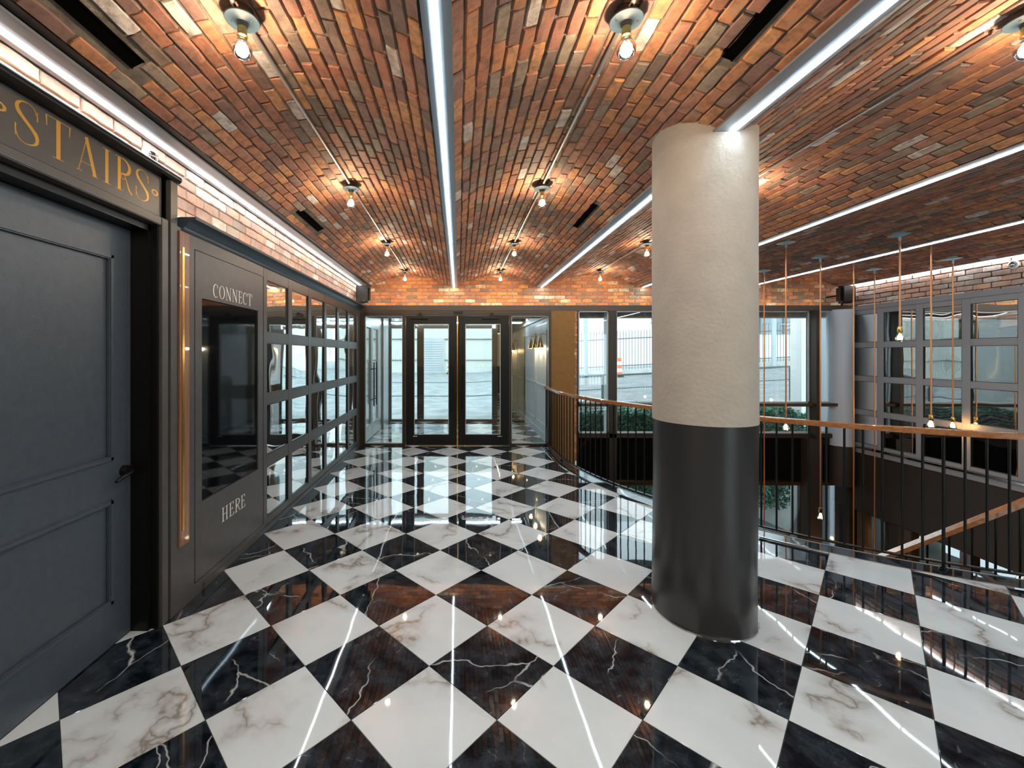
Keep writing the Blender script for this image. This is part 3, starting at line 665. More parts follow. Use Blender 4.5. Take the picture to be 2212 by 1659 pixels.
def glass_door(name, x0, x1, g0, g1, hx_, label, y=YF, fm='fblack', pull=True, closer=None):
    t = thing(name, ((x0+x1)/2, y, 0), label, 'door', kind='structure'); a, b = y - .012, y + .034
    for nm, q in (('stile', (x0, g0, .01, 2.29)), ('stile', (g1, x1, .01, 2.29)), ('top_rail', (g0, g1, 2.15, 2.29)), ('bottom_rail', (g0, g1, .01, .19))):
        MB().box(q[0], q[1], a, b, q[2], q[3], .003).build(nm, 'fblack', t)
    MB().box(g0, g1, y + .008, y + .016, .19, 2.15).build('glass_pane', 'glass', t)
    f = MB()
    for q in ((g0, g0+.010, .19, 2.15), (g1-.010, g1, .19, 2.15), (g0, g1, .19, .2), (g0, g1, 2.14, 2.15)): f.box(q[0], q[1], y - .008, y + .004, q[2], q[3])
    f.build('glazing_bead', 'alu', t)
    h = MB().tube([(hx_, y - .07, .62), (hx_, y - .07, 1.43)], .013, 10).build('pull_handle', 'fblack', t, True)
    for z in (.74, 1.31): MB().tube([(hx_, y - .07, z), (hx_, y - .01, z)], .008, 8).build('handle_standoff', 'fblack', h, True)
    h2 = MB().tube([(hx_, y + .10, .62), (hx_, y + .10, 1.43)], .013, 10).build('pull_handle', 'fblack', t, True)
    for z in (.74, 1.31): MB().tube([(hx_, y + .10, z), (hx_, y + .03, z)], .008, 8).build('handle_standoff', 'fblack', h2, True)
    cx = closer; c = MB().box(cx - .155, cx + .155, y - .075, y - .012, 2.235, 2.275, .006).build('closer_body', 'fblack', t)
    MB().box(cx - .03, cx + .05, y - .07, y - .03, 2.275, 2.325, .004).tube([(cx + .02, y - .05, 2.32), (cx + .02, y - .05, 2.35)], .012, 8).build('closer_arm', 'fblack', c)
    MB().box(*( (g0 - .02, g0 + .055) if x0 < -.5 else (g1 - .055, g1 + .02) ), y - .0125, y - .0115, .155, .168).build('safety_label', 'bwhite', t, label='small white sticker')
    return t
glass_door('door_2', -.936, -.034, -.790, -.176, -.115, 'glazed double door leaf nearer the mirrored wall', closer=-.70)
d3 = glass_door('door_3', -.012, .887, .116, .740, .075, 'glazed double door leaf nearer the brass wall sconces', closer=.57)
MB().box(-.032, -.016, YF - .005, YF + .02, .01, 2.29).build('meeting_stile_seal', 'brass', d3, label='brass-coloured edge strip between the leaves')
# vestibule
vt = MB().box(1.60, 1.66, 7.6, 8.0, 0, 2.30).box(1.60, 1.66, 8.0, 10.14, 0, 2.9).build('wall_vestibule_right', 'vwhite', kind='structure', label='white panelled wall carrying the brass sconces inside the vestibule', cat='wall')
for (a, b) in ((7.60, 8.62), (8.72, 9.95)):
    f = MB()
    for q in ((a, b, .28, .30), (a, b, 2.03, 2.05), (a, a+.02, .28, 2.05), (b-.02, b, .28, 2.05), (a, b, 1.02, 1.04)): f.box(1.588, 1.60, *q)
    f.build('panel_moulding', 'vwhite', vt)
MB().box(1.585, 1.60, 7.5, 10.1, 0, .14).build('baseboard_right', 'cornercol', vt)
MB().box(1.565, 1.60, 7.5, 10.1, 2.28, 2.34, .005).build('crown_moulding', 'vwhite', vt)
vc = MB().box(-1.75, 1.66, 8.0, 10.3, 2.70, 2.80).build('ceiling', 'mortar', kind='structure', label='brick ceiling of the entrance vestibule', cat='ceiling')
items = []
for i in range(47):
    x = -1.68 + i*.0695; y = 7.85 + (PITCH/2 if i % 2 else 0)
    while y < 10.2: items.append(Matrix.Translation((x, y, 2.69 + random.uniform(-.003, .003)))); y += PITCH
for m in items: m @= Matrix.Identity(4)
bb = MB()
for m in items: k = random.randrange(10); bb.add([m @ Vector(v) for v in variants[k][0]], variants[k][1])
bb.build('brickwork', 'backbrick', vc, kind='stuff')
vl = thing('linear_light', (0, 9.6, 2.6), 'white light strip over the outer vestibule doors', 'light strip')
MB().box(-1.6, 1.5, 9.93, 9.96, 2.36, 2.38).build('diffuser', 'led', vl); MB().box(-1.6, 1.5, 9.90, 9.99, 2.38, 2.40).build('housing', 'steel', vl)
# outer storefront
of = thing('door_frame', (0, 10.1, 0), 'outer storefront frame facing the street', 'door frame', kind='structure')
for a in ((-1.72, -1.62, 0, 2.70), (-1.0, -.84, 0, 2.24), (-.20, .14, .0, 2.24), (.80, .91, 0, 2.24), (-1.62, .8, 2.24, 2.32), (-1.62, 1.6, 2.50, 2.70), (-1.62, .8, .0, .055)):
    MB().box(a[0], a[1], 10.06, 10.14, a[2], a[3]).build('frame_bar', 'frame', of)
wv = thing('window_3', (-.4, 10.1, 0), 'outer street-side glazing of the vestibule', 'window', kind='structure')
for a, b in ((-1.62, -1.0), (-.84, -.2), (.14, .8)): MB().box(a, b, 10.095, 10.103, .055, 2.24).build('glass_pane', 'glass', wv)
MB().box(-1.62, .8, 10.095, 10.103, 2.32, 2.50).build('transom_pane', 'glass', wv)
vm_ = thing('wall_mirror', (1.25, 10.05, .2), 'tall bronze-tinted mirror at the street end of the vestibule', 'mirror')
MB().box(.93, 1.60, 10.045, 10.055, .02, 2.42).build('mirror_pane', 'bronze', vm_)
MB().box(.91, 1.60, 10.05, 10.12, 0, .02).box(.91, 1.60, 10.05, 10.12, 2.42, 2.50).box(.91, .93, 10.04, 10.12, 0, 2.5).build('mirror_frame', 'frame', vm_)
MB().box(.9, 1.66, 10.10, 10.2, 0, 2.7).build('wall_vestibule_end', 'darkgrey', kind='structure', label='short wall behind the bronze mirror', cat='wall')
# side doors of the vestibule
vs_ = thing('door_4', (-1.70, 8.2, 0), 'pale-framed glass side doors with tall black pulls inside the vestibule', 'door', kind='structure')
XV = -1.70
for nm, a in (('jamb', (7.50, 7.56, 0, 2.34)), ('stile', (7.56, 7.66, .01, 2.25)), ('stile', (8.10, 8.175, .01, 2.25)), ('stile', (8.185, 8.26, .01, 2.25)), ('stile', (8.78, 8.88, .01, 2.25)), ('jamb', (8.88, 9.0, 0, 2.4)),
              ('top_rail', (7.66, 8.10, 2.12, 2.25)), ('top_rail', (8.26, 8.78, 2.12, 2.25)), ('bottom_rail', (7.66, 8.10, .01, .28)), ('bottom_rail', (8.26, 8.78, .01, .28)), ('head_rail', (7.56, 8.88, 2.25, 2.4))):
    MB().box(XV - .04, XV + .01, a[0], a[1], a[2], a[3], .003).build(nm, 'alu', vs_)
for a, b in ((7.66, 8.10), (8.26, 8.78)): MB().box(XV - .02, XV - .012, a, b, .28, 2.12).build('glass_pane', 'glass', vs_)
for yy in (8.06, 8.30):
    h = MB().tube([(XV + .07, yy, .62), (XV + .07, yy, 1.46)], .014, 10).build('pull_handle', 'fblack', vs_, True)
    for z in (.74, 1.33): MB().tube([(XV + .07, yy, z), (XV, yy, z)], .008, 8).build('handle_standoff', 'fblack', h, True)
MB().box(-1.78, -1.69, 9.0, 9.25, 0, 2.7).build('trim_2', 'darkwood', kind='structure', label='dark pier beside the vestibule side doors', cat='trim')
MB().box(-1.80, -1.66, 9.25, 9.9, 0, 2.7).build('wall_vestibule_left', 'alu', kind='structure', label='pale post wall between the side doors and street glazing', cat='wall')
MB().box(-1.78, -1.70, 8.01, 9.0, 2.4, 2.75).build('trim_3', 'alu', kind='structure', label='pale head board above the vestibule side doors', cat='trim')
for q, yy in enumerate((7.64, 8.14, 8.62)):
    t = thing('wall_sconce', (1.60, yy, 1.9), 'brass bell-shaded wall sconce, %s from the glass door wall' % ['first', 'second', 'third'][q], 'wall lamp', 'brass bell sconces in the vestibule')
    x = 1.485; MB().lathe([(.012, 1.925), (.020, 1.915), (.024, 1.875), (.034, 1.86), (.046, 1.80), (.066, 1.735), (.063, 1.735), (.044, 1.795), (.03, 1.85), (.012, 1.87)], (x, yy, 0), 28).build('bell_shade', 'brass', t, True)
    MB().tube([(1.60, yy, 1.97), (1.53, yy, 1.985), (1.49, yy, 1.97), (x, yy, 1.92)], .008, 8).build('arm', 'brass', t, True)
    MB().lathe([(0, -.015), (.04, -.012), (.04, 0)], (1.60, yy, 1.97), 20, 'X').build('wall_plate', 'brass', t, True)
    MB().lathe([(0, 1.80), (.018, 1.79), (.022, 1.765), (.012, 1.74), (0, 1.735)], (x, yy, 0), 14).build('bulb', 'filament', t, True)
    point('sconce_light', (x, yy, 1.72), 2.5, (1, .8, .55), .03, t)

# ------------------------------------------------------------------ pier, brick edge and window wall beyond the railing
MB().box(1.634, 2.052, YF, 7.6, -1.2, 2.385).build('wall_pier', 'pier', kind='structure', label='ochre-brown painted pier between the doors and the tall windows', cat='wall')
be = MB().box(2.056, 2.094, 7.445, 7.6, -.28, 2.385).build('wall_brick_edge', 'pmortar', kind='structure', label='narrow edge of orange bricks beside the first tall window', cat='wall')
z = -.27; q = 0
while z < 2.34:
    hh = .058; w = .044 + (.006 if q % 2 else 0)
    MB().box(2.052, 2.052 + w, 7.432 + random.uniform(-.003, .003), 7.47, z, z + hh, .004).build('brick', 'backbrick', be, origin=(2.07, 7.44, z)); z += .0665; q += 1
YW = 7.45
def window(n, x0, x1, z0, z1, label, mat='glass', fmat='frame', bead=True):
    w = thing('window_%d' % n, ((x0+x1)/2, YW, z0), label, 'window', kind='structure')
    MB().box(x0, x1, YW + .03, YW + .038, z0, z1).build('glass_pane', mat, w)
    if bead:
        f = MB()
        for q in ((x0, x0+.02, z0, z1), (x1-.02, x1, z0, z1), (x0, x1, z0, z0+.02), (x0, x1, z1-.02, z1)): f.box(q[0], q[1], YW + .01, YW + .03, q[2], q[3])
        f.build('glazing_bead', 'alu', w)
    return w
WX = [(2.13, 2.665), (2.80, 6.245), (6.315, 6.95)]
for k, (a, b) in enumerate(WX):
    nm = ['narrow tall window beside the brick edge', 'wide tall window behind the column', 'slim tall window beside the corner column'][k]
    window(4 + 2*k, a, b, .75, 2.385, nm + ', above the brown rail'); window(5 + 2*k, a, b, .215, .70, nm + ', below the brown rail')
tr = thing('window_mullions', (4, YW, -3), 'brown window frame with rail and posts beyond the stair opening', 'window frame', kind='structure')
for nm, a in (('mullion', (2.665, 2.80, YW - .03, YW + .09, -3.2, 2.385)), ('mullion', (6.245, 6.315, YW - .14, YW + .09, .13, 2.385)), ('jamb', (2.094, 2.13, YW, YW + .09, -3.2, 2.385)), ('jamb', (6.95, 7.09, YW, YW + .09, -3.2, 2.385)),
              ('mid_rail', (2.13, 6.30, YW - .10, YW + .05, .70, .75)), ('mid_rail', (6.30, 6.95, YW - .10, YW + .05, .70, .75)), ('bottom_rail', (2.13, 6.95, YW - .03, YW + .08, .13, .205))):
    MB().box(*a, .003).build(nm, 'frame', tr)
MB().box(2.13, 6.95, YW - .035, YW + .06, .205, .215).build('metal_sill', 'chrome', tr)
MB().box(2.665, 2.72, YW + .09, YW + .25, -.3, 2.385).build('outer_fin', 'alu', tr)
MB().box(2.12, 6.95, YW + .02, YW + .05, -.645, .13).box(2.12, 2.67, YW + .02, YW + .05, -3.2, -.645).build('wall_spandrel', 'spandrel', kind='structure', label='black glass spandrel below the tall windows', cat='wall')
MB().box(2.80, 6.10, YW - .04, YW + .05, -.665, -.645).box(6.38, 6.75, YW - .04, YW + .05, -.665, -.645).build('trim_4', 'brass', kind='structure', label='thin brass line above the lower windows', cat='trim')
MB().box(6.10, 6.36, YW - .12, YW + .1, -3.2, .13).build('lower_pier', 'darkwall', kind='structure', label='wide dark pier between the lower windows', cat='wall')
lw = thing('window_10', (4.4, YW, -3.2), 'wide lower-floor window showing ivy and concrete', 'window', kind='structure')
MB().box(2.80, 6.10, YW + .03, YW + .038, -3.0, -.72).build('glass_pane', 'glass', lw); MB().box(2.80, 6.10, YW, YW + .06, -.72, -.665).build('head_bar', 'darkwood', lw)
lw2 = thing('window_11', (6.6, YW, -3.2), 'slim lower-floor window beside the corner', 'window', kind='structure')
MB().box(6.36, 7.09, YW + .03, YW + .038, -3.0, -.72).build('glass_pane', 'glass', lw2); MB().box(6.36, 6.9, YW, YW + .06, -.72, -.665).build('head_bar', 'darkwood', lw2)
MB().lathe([(.196, -.70), (.196, 0), (.19, 0)], (6.80, 7.47, 0), 40).build('wall_corner_base', 'darkwall', None, True, origin=(6.80, 7.47, 0), kind='structure', label='dark rounded base below the corner column', cat='wall')
MB().lathe([(.19, 0), (.19, 2.40)], (6.80, 7.47, 0), 48).build('corner_column', 'cornercol', None, True, origin=(6.80, 7.47, 0), kind='structure', label='blue-grey round column in the corner by the mirrored far wall', cat='column')
# far mirrored wall
XR = 6.985
M['greyframe'] = plain('grey_frame_paint', (.33, .325, .335), .4, bump=.04)
mirror_wall('mirror_grid', 'grid of square mirrors in grey frames beyond the pendant lights and stair opening', XR, -1, [(6.99 - .585*k, 7.475 - .585*k) for k in range(8)][::-1],
            [(.075, .565), (.66, 1.145), (1.24, 1.725), (1.82, 2.30)], .02, 2.41, 2.6, 7.50, 'mirror', 'greyframe')
MB().box(XR + .02, 7.09, 2.6, 7.5, -.05, 2.42).box(XR - .02, XR + .05, 2.6, 7.5, 2.38, 2.455).build('wall_mirror_backing', 'greyframe', kind='structure', label='grey backing and cap of the far mirrored wall', cat='wall')
MB().box(XR - .04, 7.09, 2.6, 7.42, -.012, .018, .003).build('trim_5', 'chrome', kind='structure', label='bright metal ledge under the far mirrored wall', cat='trim')
MB().box(XR - .015, 7.09, 2.6, 7.42, -.10, -.012).build('trim_6', 'greyframe', kind='structure', label='grey band below the bright ledge', cat='trim')
MB().box(XR, 7.09, 2.6, 7.46, -1.12, -.10).build('wall_right_lower', 'darkwall', kind='structure', label='dark brown wall between the upper mirrors and the lower floor', cat='wall')
lm = thing('mirror_grid', (XR, 5, -3.2), 'lower-floor mirrors between brown wooden posts', 'mirror panel')
y = 7.32
while y > 2.8:
    MB().box(XR - .03, 7.09, y - .13, y, -3.2, -1.12, .003).build('post', 'darkwood', lm)
    MB().box(7.02, 7.03, y - .75, y - .13, -3.1, -1.14).build('mirror_pane', 'mirror', lm, origin=(7.02, y - .44, -2)); y -= .75
# lower level
MB().box(-2, 7.4, 2.0, 7.6, -3.35, -3.2).build('floor', 'lfloor', kind='structure', label='dark floor of the level below', cat='floor')
MB().box(1.2, 7.4, 2.0, 2.1, -3.2, -.4).box(1.1, 1.25, 2.0, 7.6, -3.2, -.4).build('wall_lower', 'darkgrey', kind='structure', label='dark walls of the level below', cat='wall')

# ------------------------------------------------------------------ curved railing
rail_path = edge_path(CR, 1.03, 258, 60)
rl = thing('stair_railing', (CX - CR, YF, 0), 'curved railing with walnut handrail and black balusters around the stair opening', 'railing')
MB().ribbon(rail_path, [(-.032, -.022), (.032, -.022), (.034, -.016), (.034, .014), (.028, .020), (-.028, .020), (-.034, .014), (-.034, -.016)]).build('handrail', 'walnut', rl, True, label='walnut handrail')
MB().ribbon(edge_path(CR, .062, 258, 60), [(-.016, -.006), (.016, -.006), (.016, .006), (-.016, .006)]).build('bottom_rail', 'fblack', rl)
step = .110; s0 = 7.0
bmesh_src = MB().tube([(0, 0, .066), (0, 0, 1.01)], .0078, 8).build('baluster', 'fblack', rl, True, origin=(0, 0, 0))
post_src = MB().tube([(0, 0, .004), (0, 0, 1.01)], .0098, 8).build('post', 'fblack', rl, True, origin=(0, 0, 0))
foot_src = MB().lathe([(0, .03), (.016, .03), (.018, .018), (.026, .014), (.028, .002)], (0, 0, 0), 12).build('foot_plate', 'fblack', post_src, True, origin=(0, 0, 0))
pos = []
Ltot = (YF - CY) + R(78) * CR; s = .02; k = 0
while s < Ltot:
    if s < YF - CY: x, y = CX - CR, YF - .02 - s
    else: a = PI + (s - (YF - CY)) / CR; x, y = CX + CR*math.cos(a), CY + CR*math.sin(a)
    pos.append((x, y, k)); s += step; k += 1
first_b = first_p = True
for x, y, k in pos:
    isp = (k % 12 == 10) or k == 0
    loc = Vector((x, y, 0)) - rl.location
    if isp:
        if first_p: post_src.location = loc; first_p = False; foot_src.location = (0, 0, 0)
        else:
            c = copy_part(post_src, rl); c.location = loc; copy_part(foot_src, c)
    else:
        if first_b: bmesh_src.location = loc; first_b = False
        else: c = copy_part(bmesh_src, rl); c.location = loc

# ------------------------------------------------------------------ stair below with its own handrail
P0 = Vector((5.36, 3.01, 1.05)); dirv = Vector((-.8, .4, 0)).normalized(); nrm = -Vector((.4, .8, 0)).normalized(); slope = .66 / .894
st = thing('staircase', (4.4, 3.6, -3.2), 'staircase descending through the opening with its own walnut handrail', 'staircase')
def rp(d, z=0): return P0 + dirv * d + Vector((0, 0, -slope * d + z))
MB().ribbon([rp(0), rp(1.2), rp(2.6), rp(3.6)], [(-.035, -.026), (.035, -.026), (.035, .018), (-.035, .018)]).build('handrail', 'walnut', st, label='walnut stair handrail')
sb = None; n_steps = 15
for i in range(26):
    d = .08 + i * .135; p = rp(d)
    b = MB().tube([(p.x, p.y, p.z - .93), (p.x, p.y, p.z - .02)], .008, 8).build('baluster', 'fblack', st, True, origin=(p.x, p.y, p.z - .93))
f = MB()
for side in (.03, .62):
    a0, a1 = rp(0, -1.22) + nrm*side, rp(3.6, -1.22) + nrm*side
    q = nrm * .02; f.add([a0 - q, a1 - q, a1 - q + Vector((0, 0, .28)), a0 - q + Vector((0, 0, .28)), a0 + q, a1 + q, a1 + q + Vector((0, 0, .28)), a0 + q + Vector((0, 0, .28))], [(0,1,2,3),(7,6,5,4),(0,4,5,1),(3,2,6,7),(0,3,7,4),(1,5,6,2)])
f.build('stringer', 'fblack', st)
for i in range(n_steps):
    d = .1 + i*.24; c = P0 + dirv*(d + .12) + nrm*.33; zt_ = 1.05 - .93 - slope*d - .10; a = dirv*.14; b_ = nrm*.28
    o = MB(); vs = [c - a - b_, c + a - b_, c + a + b_, c - a + b_]
    o.add([Vector((v.x, v.y, zt_ - .04)) for v in vs] + [Vector((v.x, v.y, zt_)) for v in vs], [(0,3,2,1),(4,5,6,7),(0,1,5,4),(1,2,6,5),(2,3,7,6),(3,0,4,7)]).build('tread', 'darkwood', st, origin=(c.x, c.y, zt_))

# ------------------------------------------------------------------ pendant lamps
def pendant(x, y, zb, label, on=True):
    zc = vault_z(x) - .004
    t = thing('pendant_lamp', (x, y, zc), label, 'pendant lamp', 'amber pendant bulbs over the stair opening')
    MB().lathe([(0, zc + .02), (.06, zc + .02), (.062, zc - .004), (.098, zc - .008), (.10, zc - .014), (.05, zc - .018), (.014, zc - .03), (.012, zc - .075), (0, zc - .075)], (x, y, 0), 32).build('canopy', 'paledisc', t, True)
    MB().tube([(x, y, zc - .07), (x, y, zb + .12)], .0085, 8).build('cord', 'copper', t, True)
    MB().lathe([(.006, zb + .13), (.018, zb + .12), (.022, zb + .10), (.022, zb + .065), (.018, zb + .055), (0, zb + .055)], (x, y, 0), 18).build('socket', 'brass', t, True)
    b = MB().lathe([(.014, zb + .06), (.018, zb + .045), (.032, zb + .015), (.040, zb - .010), (.036, zb - .030), (.018, zb - .045), (0, zb - .048)], (x, y, 0), 22).build('bulb', 'bulb', t, True)
    f = MB()
    for q in range(5):
        a = q * 2*PI/5; f.tube([(x + .006*math.cos(a), y + .006*math.sin(a), zb + .03), (x + .022*math.cos(a), y + .022*math.sin(a), zb - .022)], .0032, 6)
    f.build('filament', 'amber', b)
    point('pendant_light', (x, y, zb - .005), PEND_W, (1, .50, .18), .03, t)
PD = [(4.24, 5.43, .655, 'pendant with a disc canopy whose bulb hangs just under the handrail next to the column'),
      (4.99, 5.78, -.63, 'pendant whose bulb hangs low in front of the bright lower window'),
      (4.98, 4.73, 1.80, 'shortest pendant, its bulb hanging high in front of the mirrors'),
      (4.95, 6.79, -2.0, 'long pendant whose cord runs down right beside the column'),
      (5.75, 5.10, .75, 'pendant with a hidden canopy, its bulb just above the handrail before the mirrors'),
      (5.75, 6.10, -2.0, 'long pendant with a hidden canopy, cord crossing the corner column edge'),
      (6.84, 5.80, .62, 'pendant with a dark canopy close to the mirrored wall and bright bulb'),
      (6.70, 6.75, -2.0, 'long pendant with a dark canopy farthest along the mirrored wall')]
for x, y, z, l in PD: pendant(x, y, z, l)

# ------------------------------------------------------------------ outside
def gz(x): return -.03 + .052 * (max(x, .5) - .5)
gv = []
xs = [-60, -1, .5, 7, 16, 70]
gr = MB()
for ya, yb in ((10.45, 60),):
    for i in range(5): gr.add([(xs[i], ya, gz(xs[i])), (xs[i+1], ya, gz(xs[i+1])), (xs[i+1], yb, gz(xs[i+1])), (xs[i], yb, gz(xs[i]))], [(0, 1, 2, 3)])
gr.add([(-60, -5, -.03), (-2.3, -5, -.03), (-2.3, 10.45, -.03), (-60, 10.45, -.03)], [(0, 1, 2, 3)]).add([(-2.3, 7.6, -.03), (2.1, 7.6, -.03), (2.1, 10.45, -.03), (-2.3, 10.45, -.03)], [(0, 1, 2, 3)])
gd = gr.build('street', 'asphalt', kind='structure', label='pale cracked asphalt street outside the glass', cat='street')
for y in (24.6, 16.5):
    MB().ribbon([(-30, y, .012 - .03), (.5, y, .012 - .03), (40, y, gz(40) + .012)], [(-.05, -.02), (.05, -.02), (.05, .02), (-.05, .02)]).build('steel_track', 'fence', gd)
MB().box(-30, 6.0, 37.0, 38, -.1, .05).build('kerb', 'concrete', gd)
bt = thing('warehouse', (2, 38, 0), 'cream corrugated warehouse across the street with a roll-up shutter', 'building')
MB().box(-40, 7.2, 38, 39, -.1, 9).build('wall', 'siding', bt)
rb = MB()
for i in range(190):
    x = -30 + i*.195
    if not (-2.4 < x < 2.4 and False): rb.box(x, x + .06, 37.94, 38, .05, 6.5)
rb.build('corrugation', 'siding', bt, kind='stuff')
MB().box(-40, 7.2, 37.85, 38, 1.12, 1.17).build('lower_band', 'fence', bt); MB().box(-40, 7.2, 37.85, 38, 3.0, 3.08).build('upper_band', 'fence', bt)
sh = MB().box(-3.7, -1.3, 37.80, 37.99, -.05, 3.15).build('shutter_frame', 'shutter', bt)
for i in range(14): MB().box(-3.55, -1.45, 37.76, 37.80, .02 + i*.21, .20 + i*.21, .01).build('slat', 'shutter', sh)
for i in range(6): MB().box(-12 + i*2.2, -10.2 + i*2.2, 37.9, 38, 4.2, 5.4).build('window', 'winblue', bt)
b2 = thing('white_warehouse', (20, 30, 0), 'white building with a strip window behind the fence', 'building')
MB().box(7.4, 60, 34, 36, 0, 12).build('wall', 'bwhite', b2)
MB().box(22.5, 34, 33.9, 34, 3.3, 5.3).build('strip_window', 'winblue', b2)
for i in range(7): MB().box(22.4 + i*1.9, 22.5 + i*1.9, 33.82, 33.92, 3.3, 5.3).build('window_bar', 'fence', b2)
MB().box(7.4, 60, 33.85, 34, 6.3, 6.45).build('eave_line', 'fence', b2); MB().box(15.6, 16.1, 33.9, 34, 4.1, 4.6).build('vent', 'winblue', b2)
fc = thing('picket_fence', (14, 24, .5), 'tall grey picket fence on a concrete kerb across the street', 'fence')
src = None
for i in range(110):
    x = 6.7 + i*.17; z0 = gz(x) + .33
    if src is None: src = MB().tube([(0, 0, 0), (0, 0, 2.16), (0, -.05, 2.24)], .016, 4).build('picket', 'fence', fc, origin=(0, 0, 0)); c = src
    else: c = copy_part(src, fc)
    c.location = Vector((x, 24, z0)) - fc.location
for z in (.55, 2.1): MB().ribbon([(6.6, 24.02, gz(6.6) + z), (25.5, 24.02, gz(25.5) + z)], [(-.02, -.03), (.02, -.03), (.02, .03), (-.02, .03)]).build('fence_rail', 'fence', fc)
MB().add([(6.6, 23.85, 0), (26, 23.85, 0), (26, 24.2, 0), (6.6, 24.2, 0), (6.6, 23.85, gz(6.6) + .33), (26, 23.85, gz(26) + .33), (26, 24.2, gz(26) + .33), (6.6, 24.2, gz(6.6) + .33)],
         [(4,5,6,7),(0,1,5,4),(1,2,6,5),(2,3,7,6),(3,0,4,7)]).build('concrete_kerb', 'concrete', fc)
for (x, lab) in ((7.1, 'pale blue street pole at the start of the picket fence'), (17.6, 'pale street pole in front of the strip window')):
    z0 = gz(x); t = thing('street_pole', (x, 23.4, z0), lab, 'pole', 'street poles')
    MB().tube([(x, 23.4, z0), (x, 23.4, 7.5)], .11, 14).build('shaft', 'galv', t, True); MB().box(x - .17, x + .17, 23.25, 23.55, z0, z0 + .06).build('base_plate', 'galv', t)
def barrel(x, y, lab):
    z0 = gz(x); t = thing('traffic_barrel', (x, y, z0), lab, 'traffic barrel', 'traffic barrels')
    MB().lathe([(0, z0), (.36, z0), (.34, z0 + .08), (.27, z0 + .1)], (x, y, 0), 18).build('base', 'fblack', t, True)
    for k in range(5): MB().lathe([(.27 - k*.012, z0 + .1 + k*.19), (.262 - k*.012, z0 + .285 + k*.19)], (x, y, 0), 18).build('band', 'orange' if k % 2 == 0 else 'bwhite', t, True)
    MB().lathe([(.21, z0 + 1.05), (.1, z0 + 1.07), (0, z0 + 1.07)], (x, y, 0), 18).build('cap', 'orange', t, True)
barrel(8.65, 22.9, 'orange and white traffic barrel before the picket fence'); barrel(-.72, 36.2, 'orange and white traffic barrel beside the roll-up shutter')
# ramp guard with mesh outside the tall windows
rg = thing('ramp_guard', (5, 10.6, 0), 'galvanised guard rail with diamond mesh outside the tall windows', 'railing')
def rz_(x): return 1.045 + .05 * (x - 3)
MB().tube([(1.9, 10.6, rz_(1.9)), (9.6, 10.6, rz_(9.6))], .024, 8).build('top_rail', 'fence', rg, True)
MB().tube([(1.9, 10.6, rz_(1.9) - .95), (9.6, 10.6, rz_(9.6) - .95)], .02, 8).build('bottom_rail', 'fence', rg, True)
for x in (2.05, 3.64, 5.2, 6.8, 8.4): MB().box(x - .025, x + .025, 10.58, 10.63, rz_(x) - 1.1, rz_(x)).build('post', 'fence', rg)
mm = MB(); w = .0035
x = 1.0
while x < 9.6:
    for sg_ in (1, -1):
        xa, xb = x, x + 1.55; za, zb_ = (rz_(x) - .95, rz_(x + 1.55)) if sg_ == 1 else (rz_(x), rz_(x + 1.55) - .95)
        if xa < 1.9: tt = (1.9 - xa)/1.55; za += (zb_ - za)*tt; xa = 1.9
        if xb > 9.6: tt = (9.6 - xa)/(xb - xa); zb_ = za + (zb_ - za)*tt; xb = 9.6
        yo = 10.6 + sg_*.003
        mm.add([(xa, yo, za - w), (xb, yo, zb_ - w), (xb, yo, zb_ + w), (xa, yo, za + w), (xa, yo + .004, za - w), (xb, yo + .004, zb_ - w), (xb, yo + .004, zb_ + w), (xa, yo + .004, za + w)], [(0,1,2,3),(7,6,5,4),(3,2,6,7),(0,4,5,1)])
    x += .062
mm.build('mesh_infill', 'fence', rg, kind='stuff')
MB().add([(2.0, 10.4, -3.3), (12, 10.4, -3.3), (12, 10.7, -3.3), (2.0, 10.7, -3.3), (2.0, 10.4, gz(2) + .06), (12, 10.4, gz(12) + .06), (12, 10.7, gz(12) + .06), (2.0, 10.7, gz(2) + .06)],
         [(4,5,6,7),(0,1,5,4),(1,2,6,5),(2,3,7,6),(3,0,4,7)]).build('wall_area_well', 'concrete', kind='structure', label='concrete retaining wall of the sunken area outside', cat='wall')
MB().box(2.0, 12, 7.55, 10.5, -3.4, -3.3).build('ground', 'concrete', kind='structure', label='sunken concrete area outside the lower windows', cat='ground')
hg = thing('hedge', (5, 9.1, -.2), 'green hedge along the foot of the tall windows', 'hedge')
MB().box(2.1, 7.25, 8.7, 9.5, -.35, -.12).build('planter', 'concrete', hg)
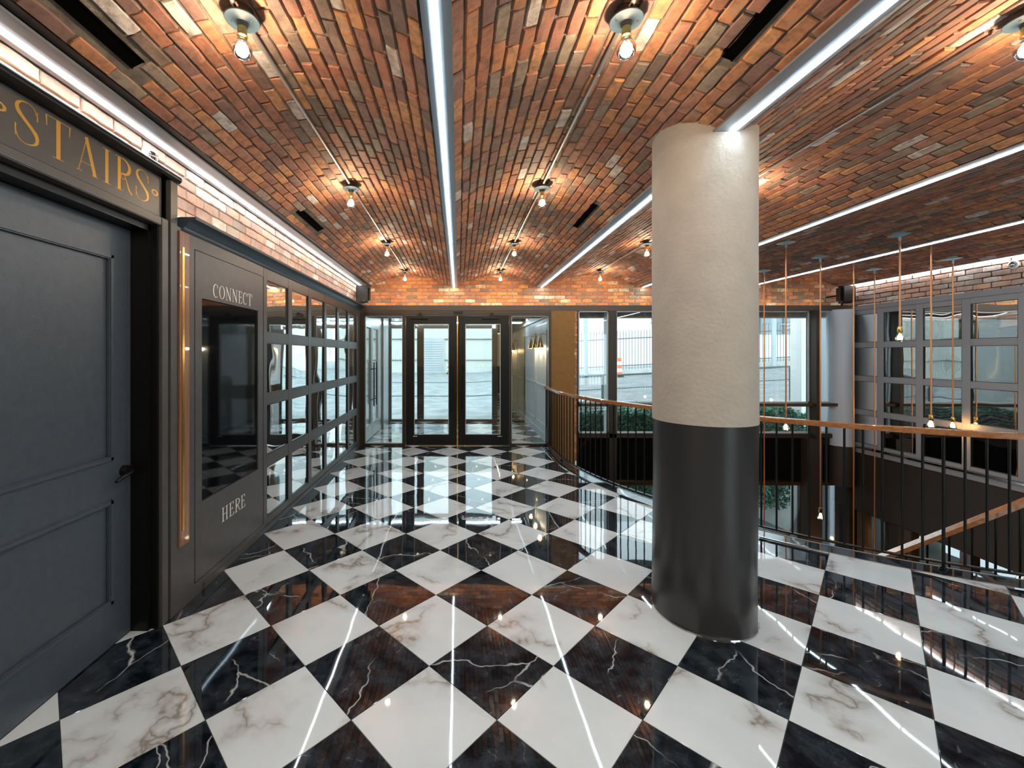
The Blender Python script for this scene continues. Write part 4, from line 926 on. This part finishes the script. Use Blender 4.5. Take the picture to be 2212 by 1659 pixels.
def leaves(n, fx, s): 
    b = MB()
    for _ in range(n):
        p = Vector(fx()); a = Vector((random.gauss(0, 1), random.gauss(0, 1), random.gauss(0, 1))).normalized(); c = a.cross(Vector((random.gauss(0, 1), random.gauss(0, 1), .3))).normalized()
        q = s * random.uniform(.6, 1.3); b.add([p - a*q, p + c*q*.45, p + a*q, p - c*q*.45], [(0, 1, 2, 3)])
    return b
def hp():
    x = random.uniform(2.1, 7.25); ztop = .44 + .05*math.sin(x*5) + .04*math.sin(x*11.3); u = random.random()
    if u < .55: return (x, 8.70 + random.uniform(-.04, .05), random.uniform(-.12, ztop))
    return (x, random.uniform(8.7, 9.5), ztop + random.uniform(-.08, .04))
leaves(16000, hp, .035).build('hedge_leaves', 'leaf', hg, kind='stuff')
MB().box(2.15, 7.2, 8.76, 9.45, -.12, .34).build('hedge_core', 'leaf', hg)
iv = leaves(12000, lambda: (random.uniform(2.5, 8.2), 10.28 + random.uniform(-.06, .03), random.uniform(-2.1, -.3) - .08*math.sin(random.uniform(0, 6))), .05).build('ivy', 'leaf', kind='stuff', label='dark green ivy hanging on the sunken concrete wall', cat='ivy')
# outer stair seen through the lower window
os_ = thing('outdoor_stair', (6, 9.9, -3.3), 'dark metal stair stringers in the sunken area outside', 'staircase')
MB().add([(4.5, 9.9, -1.1), (9, 9.9, -3.1), (9, 9.9, -3.3), (4.5, 9.9, -1.3), (4.5, 9.95, -1.1), (9, 9.95, -3.1), (9, 9.95, -3.3), (4.5, 9.95, -1.3)], [(0,1,2,3),(7,6,5,4),(0,4,5,1),(3,2,6,7)]).build('stringer', 'fence', os_)
for x in (5.6, 6.9, 8.2): MB().box(x - .05, x + .05, 9.9, 10.0, -3.3, -1.0).build('post', 'fence', os_)
MB().box(7.28, 7.42, 8.9, 9.2, -3.3, 4).build('outdoor_post', 'bwhite', kind='structure', label='white square post outside the wide tall window', cat='post')
MB().box(7.80, 8.8, 8.8, 9.3, -3.3, 4).build('outdoor_pier', 'cornercol', kind='structure', label='pale blue-grey pier outside the slim tall window', cat='pier')
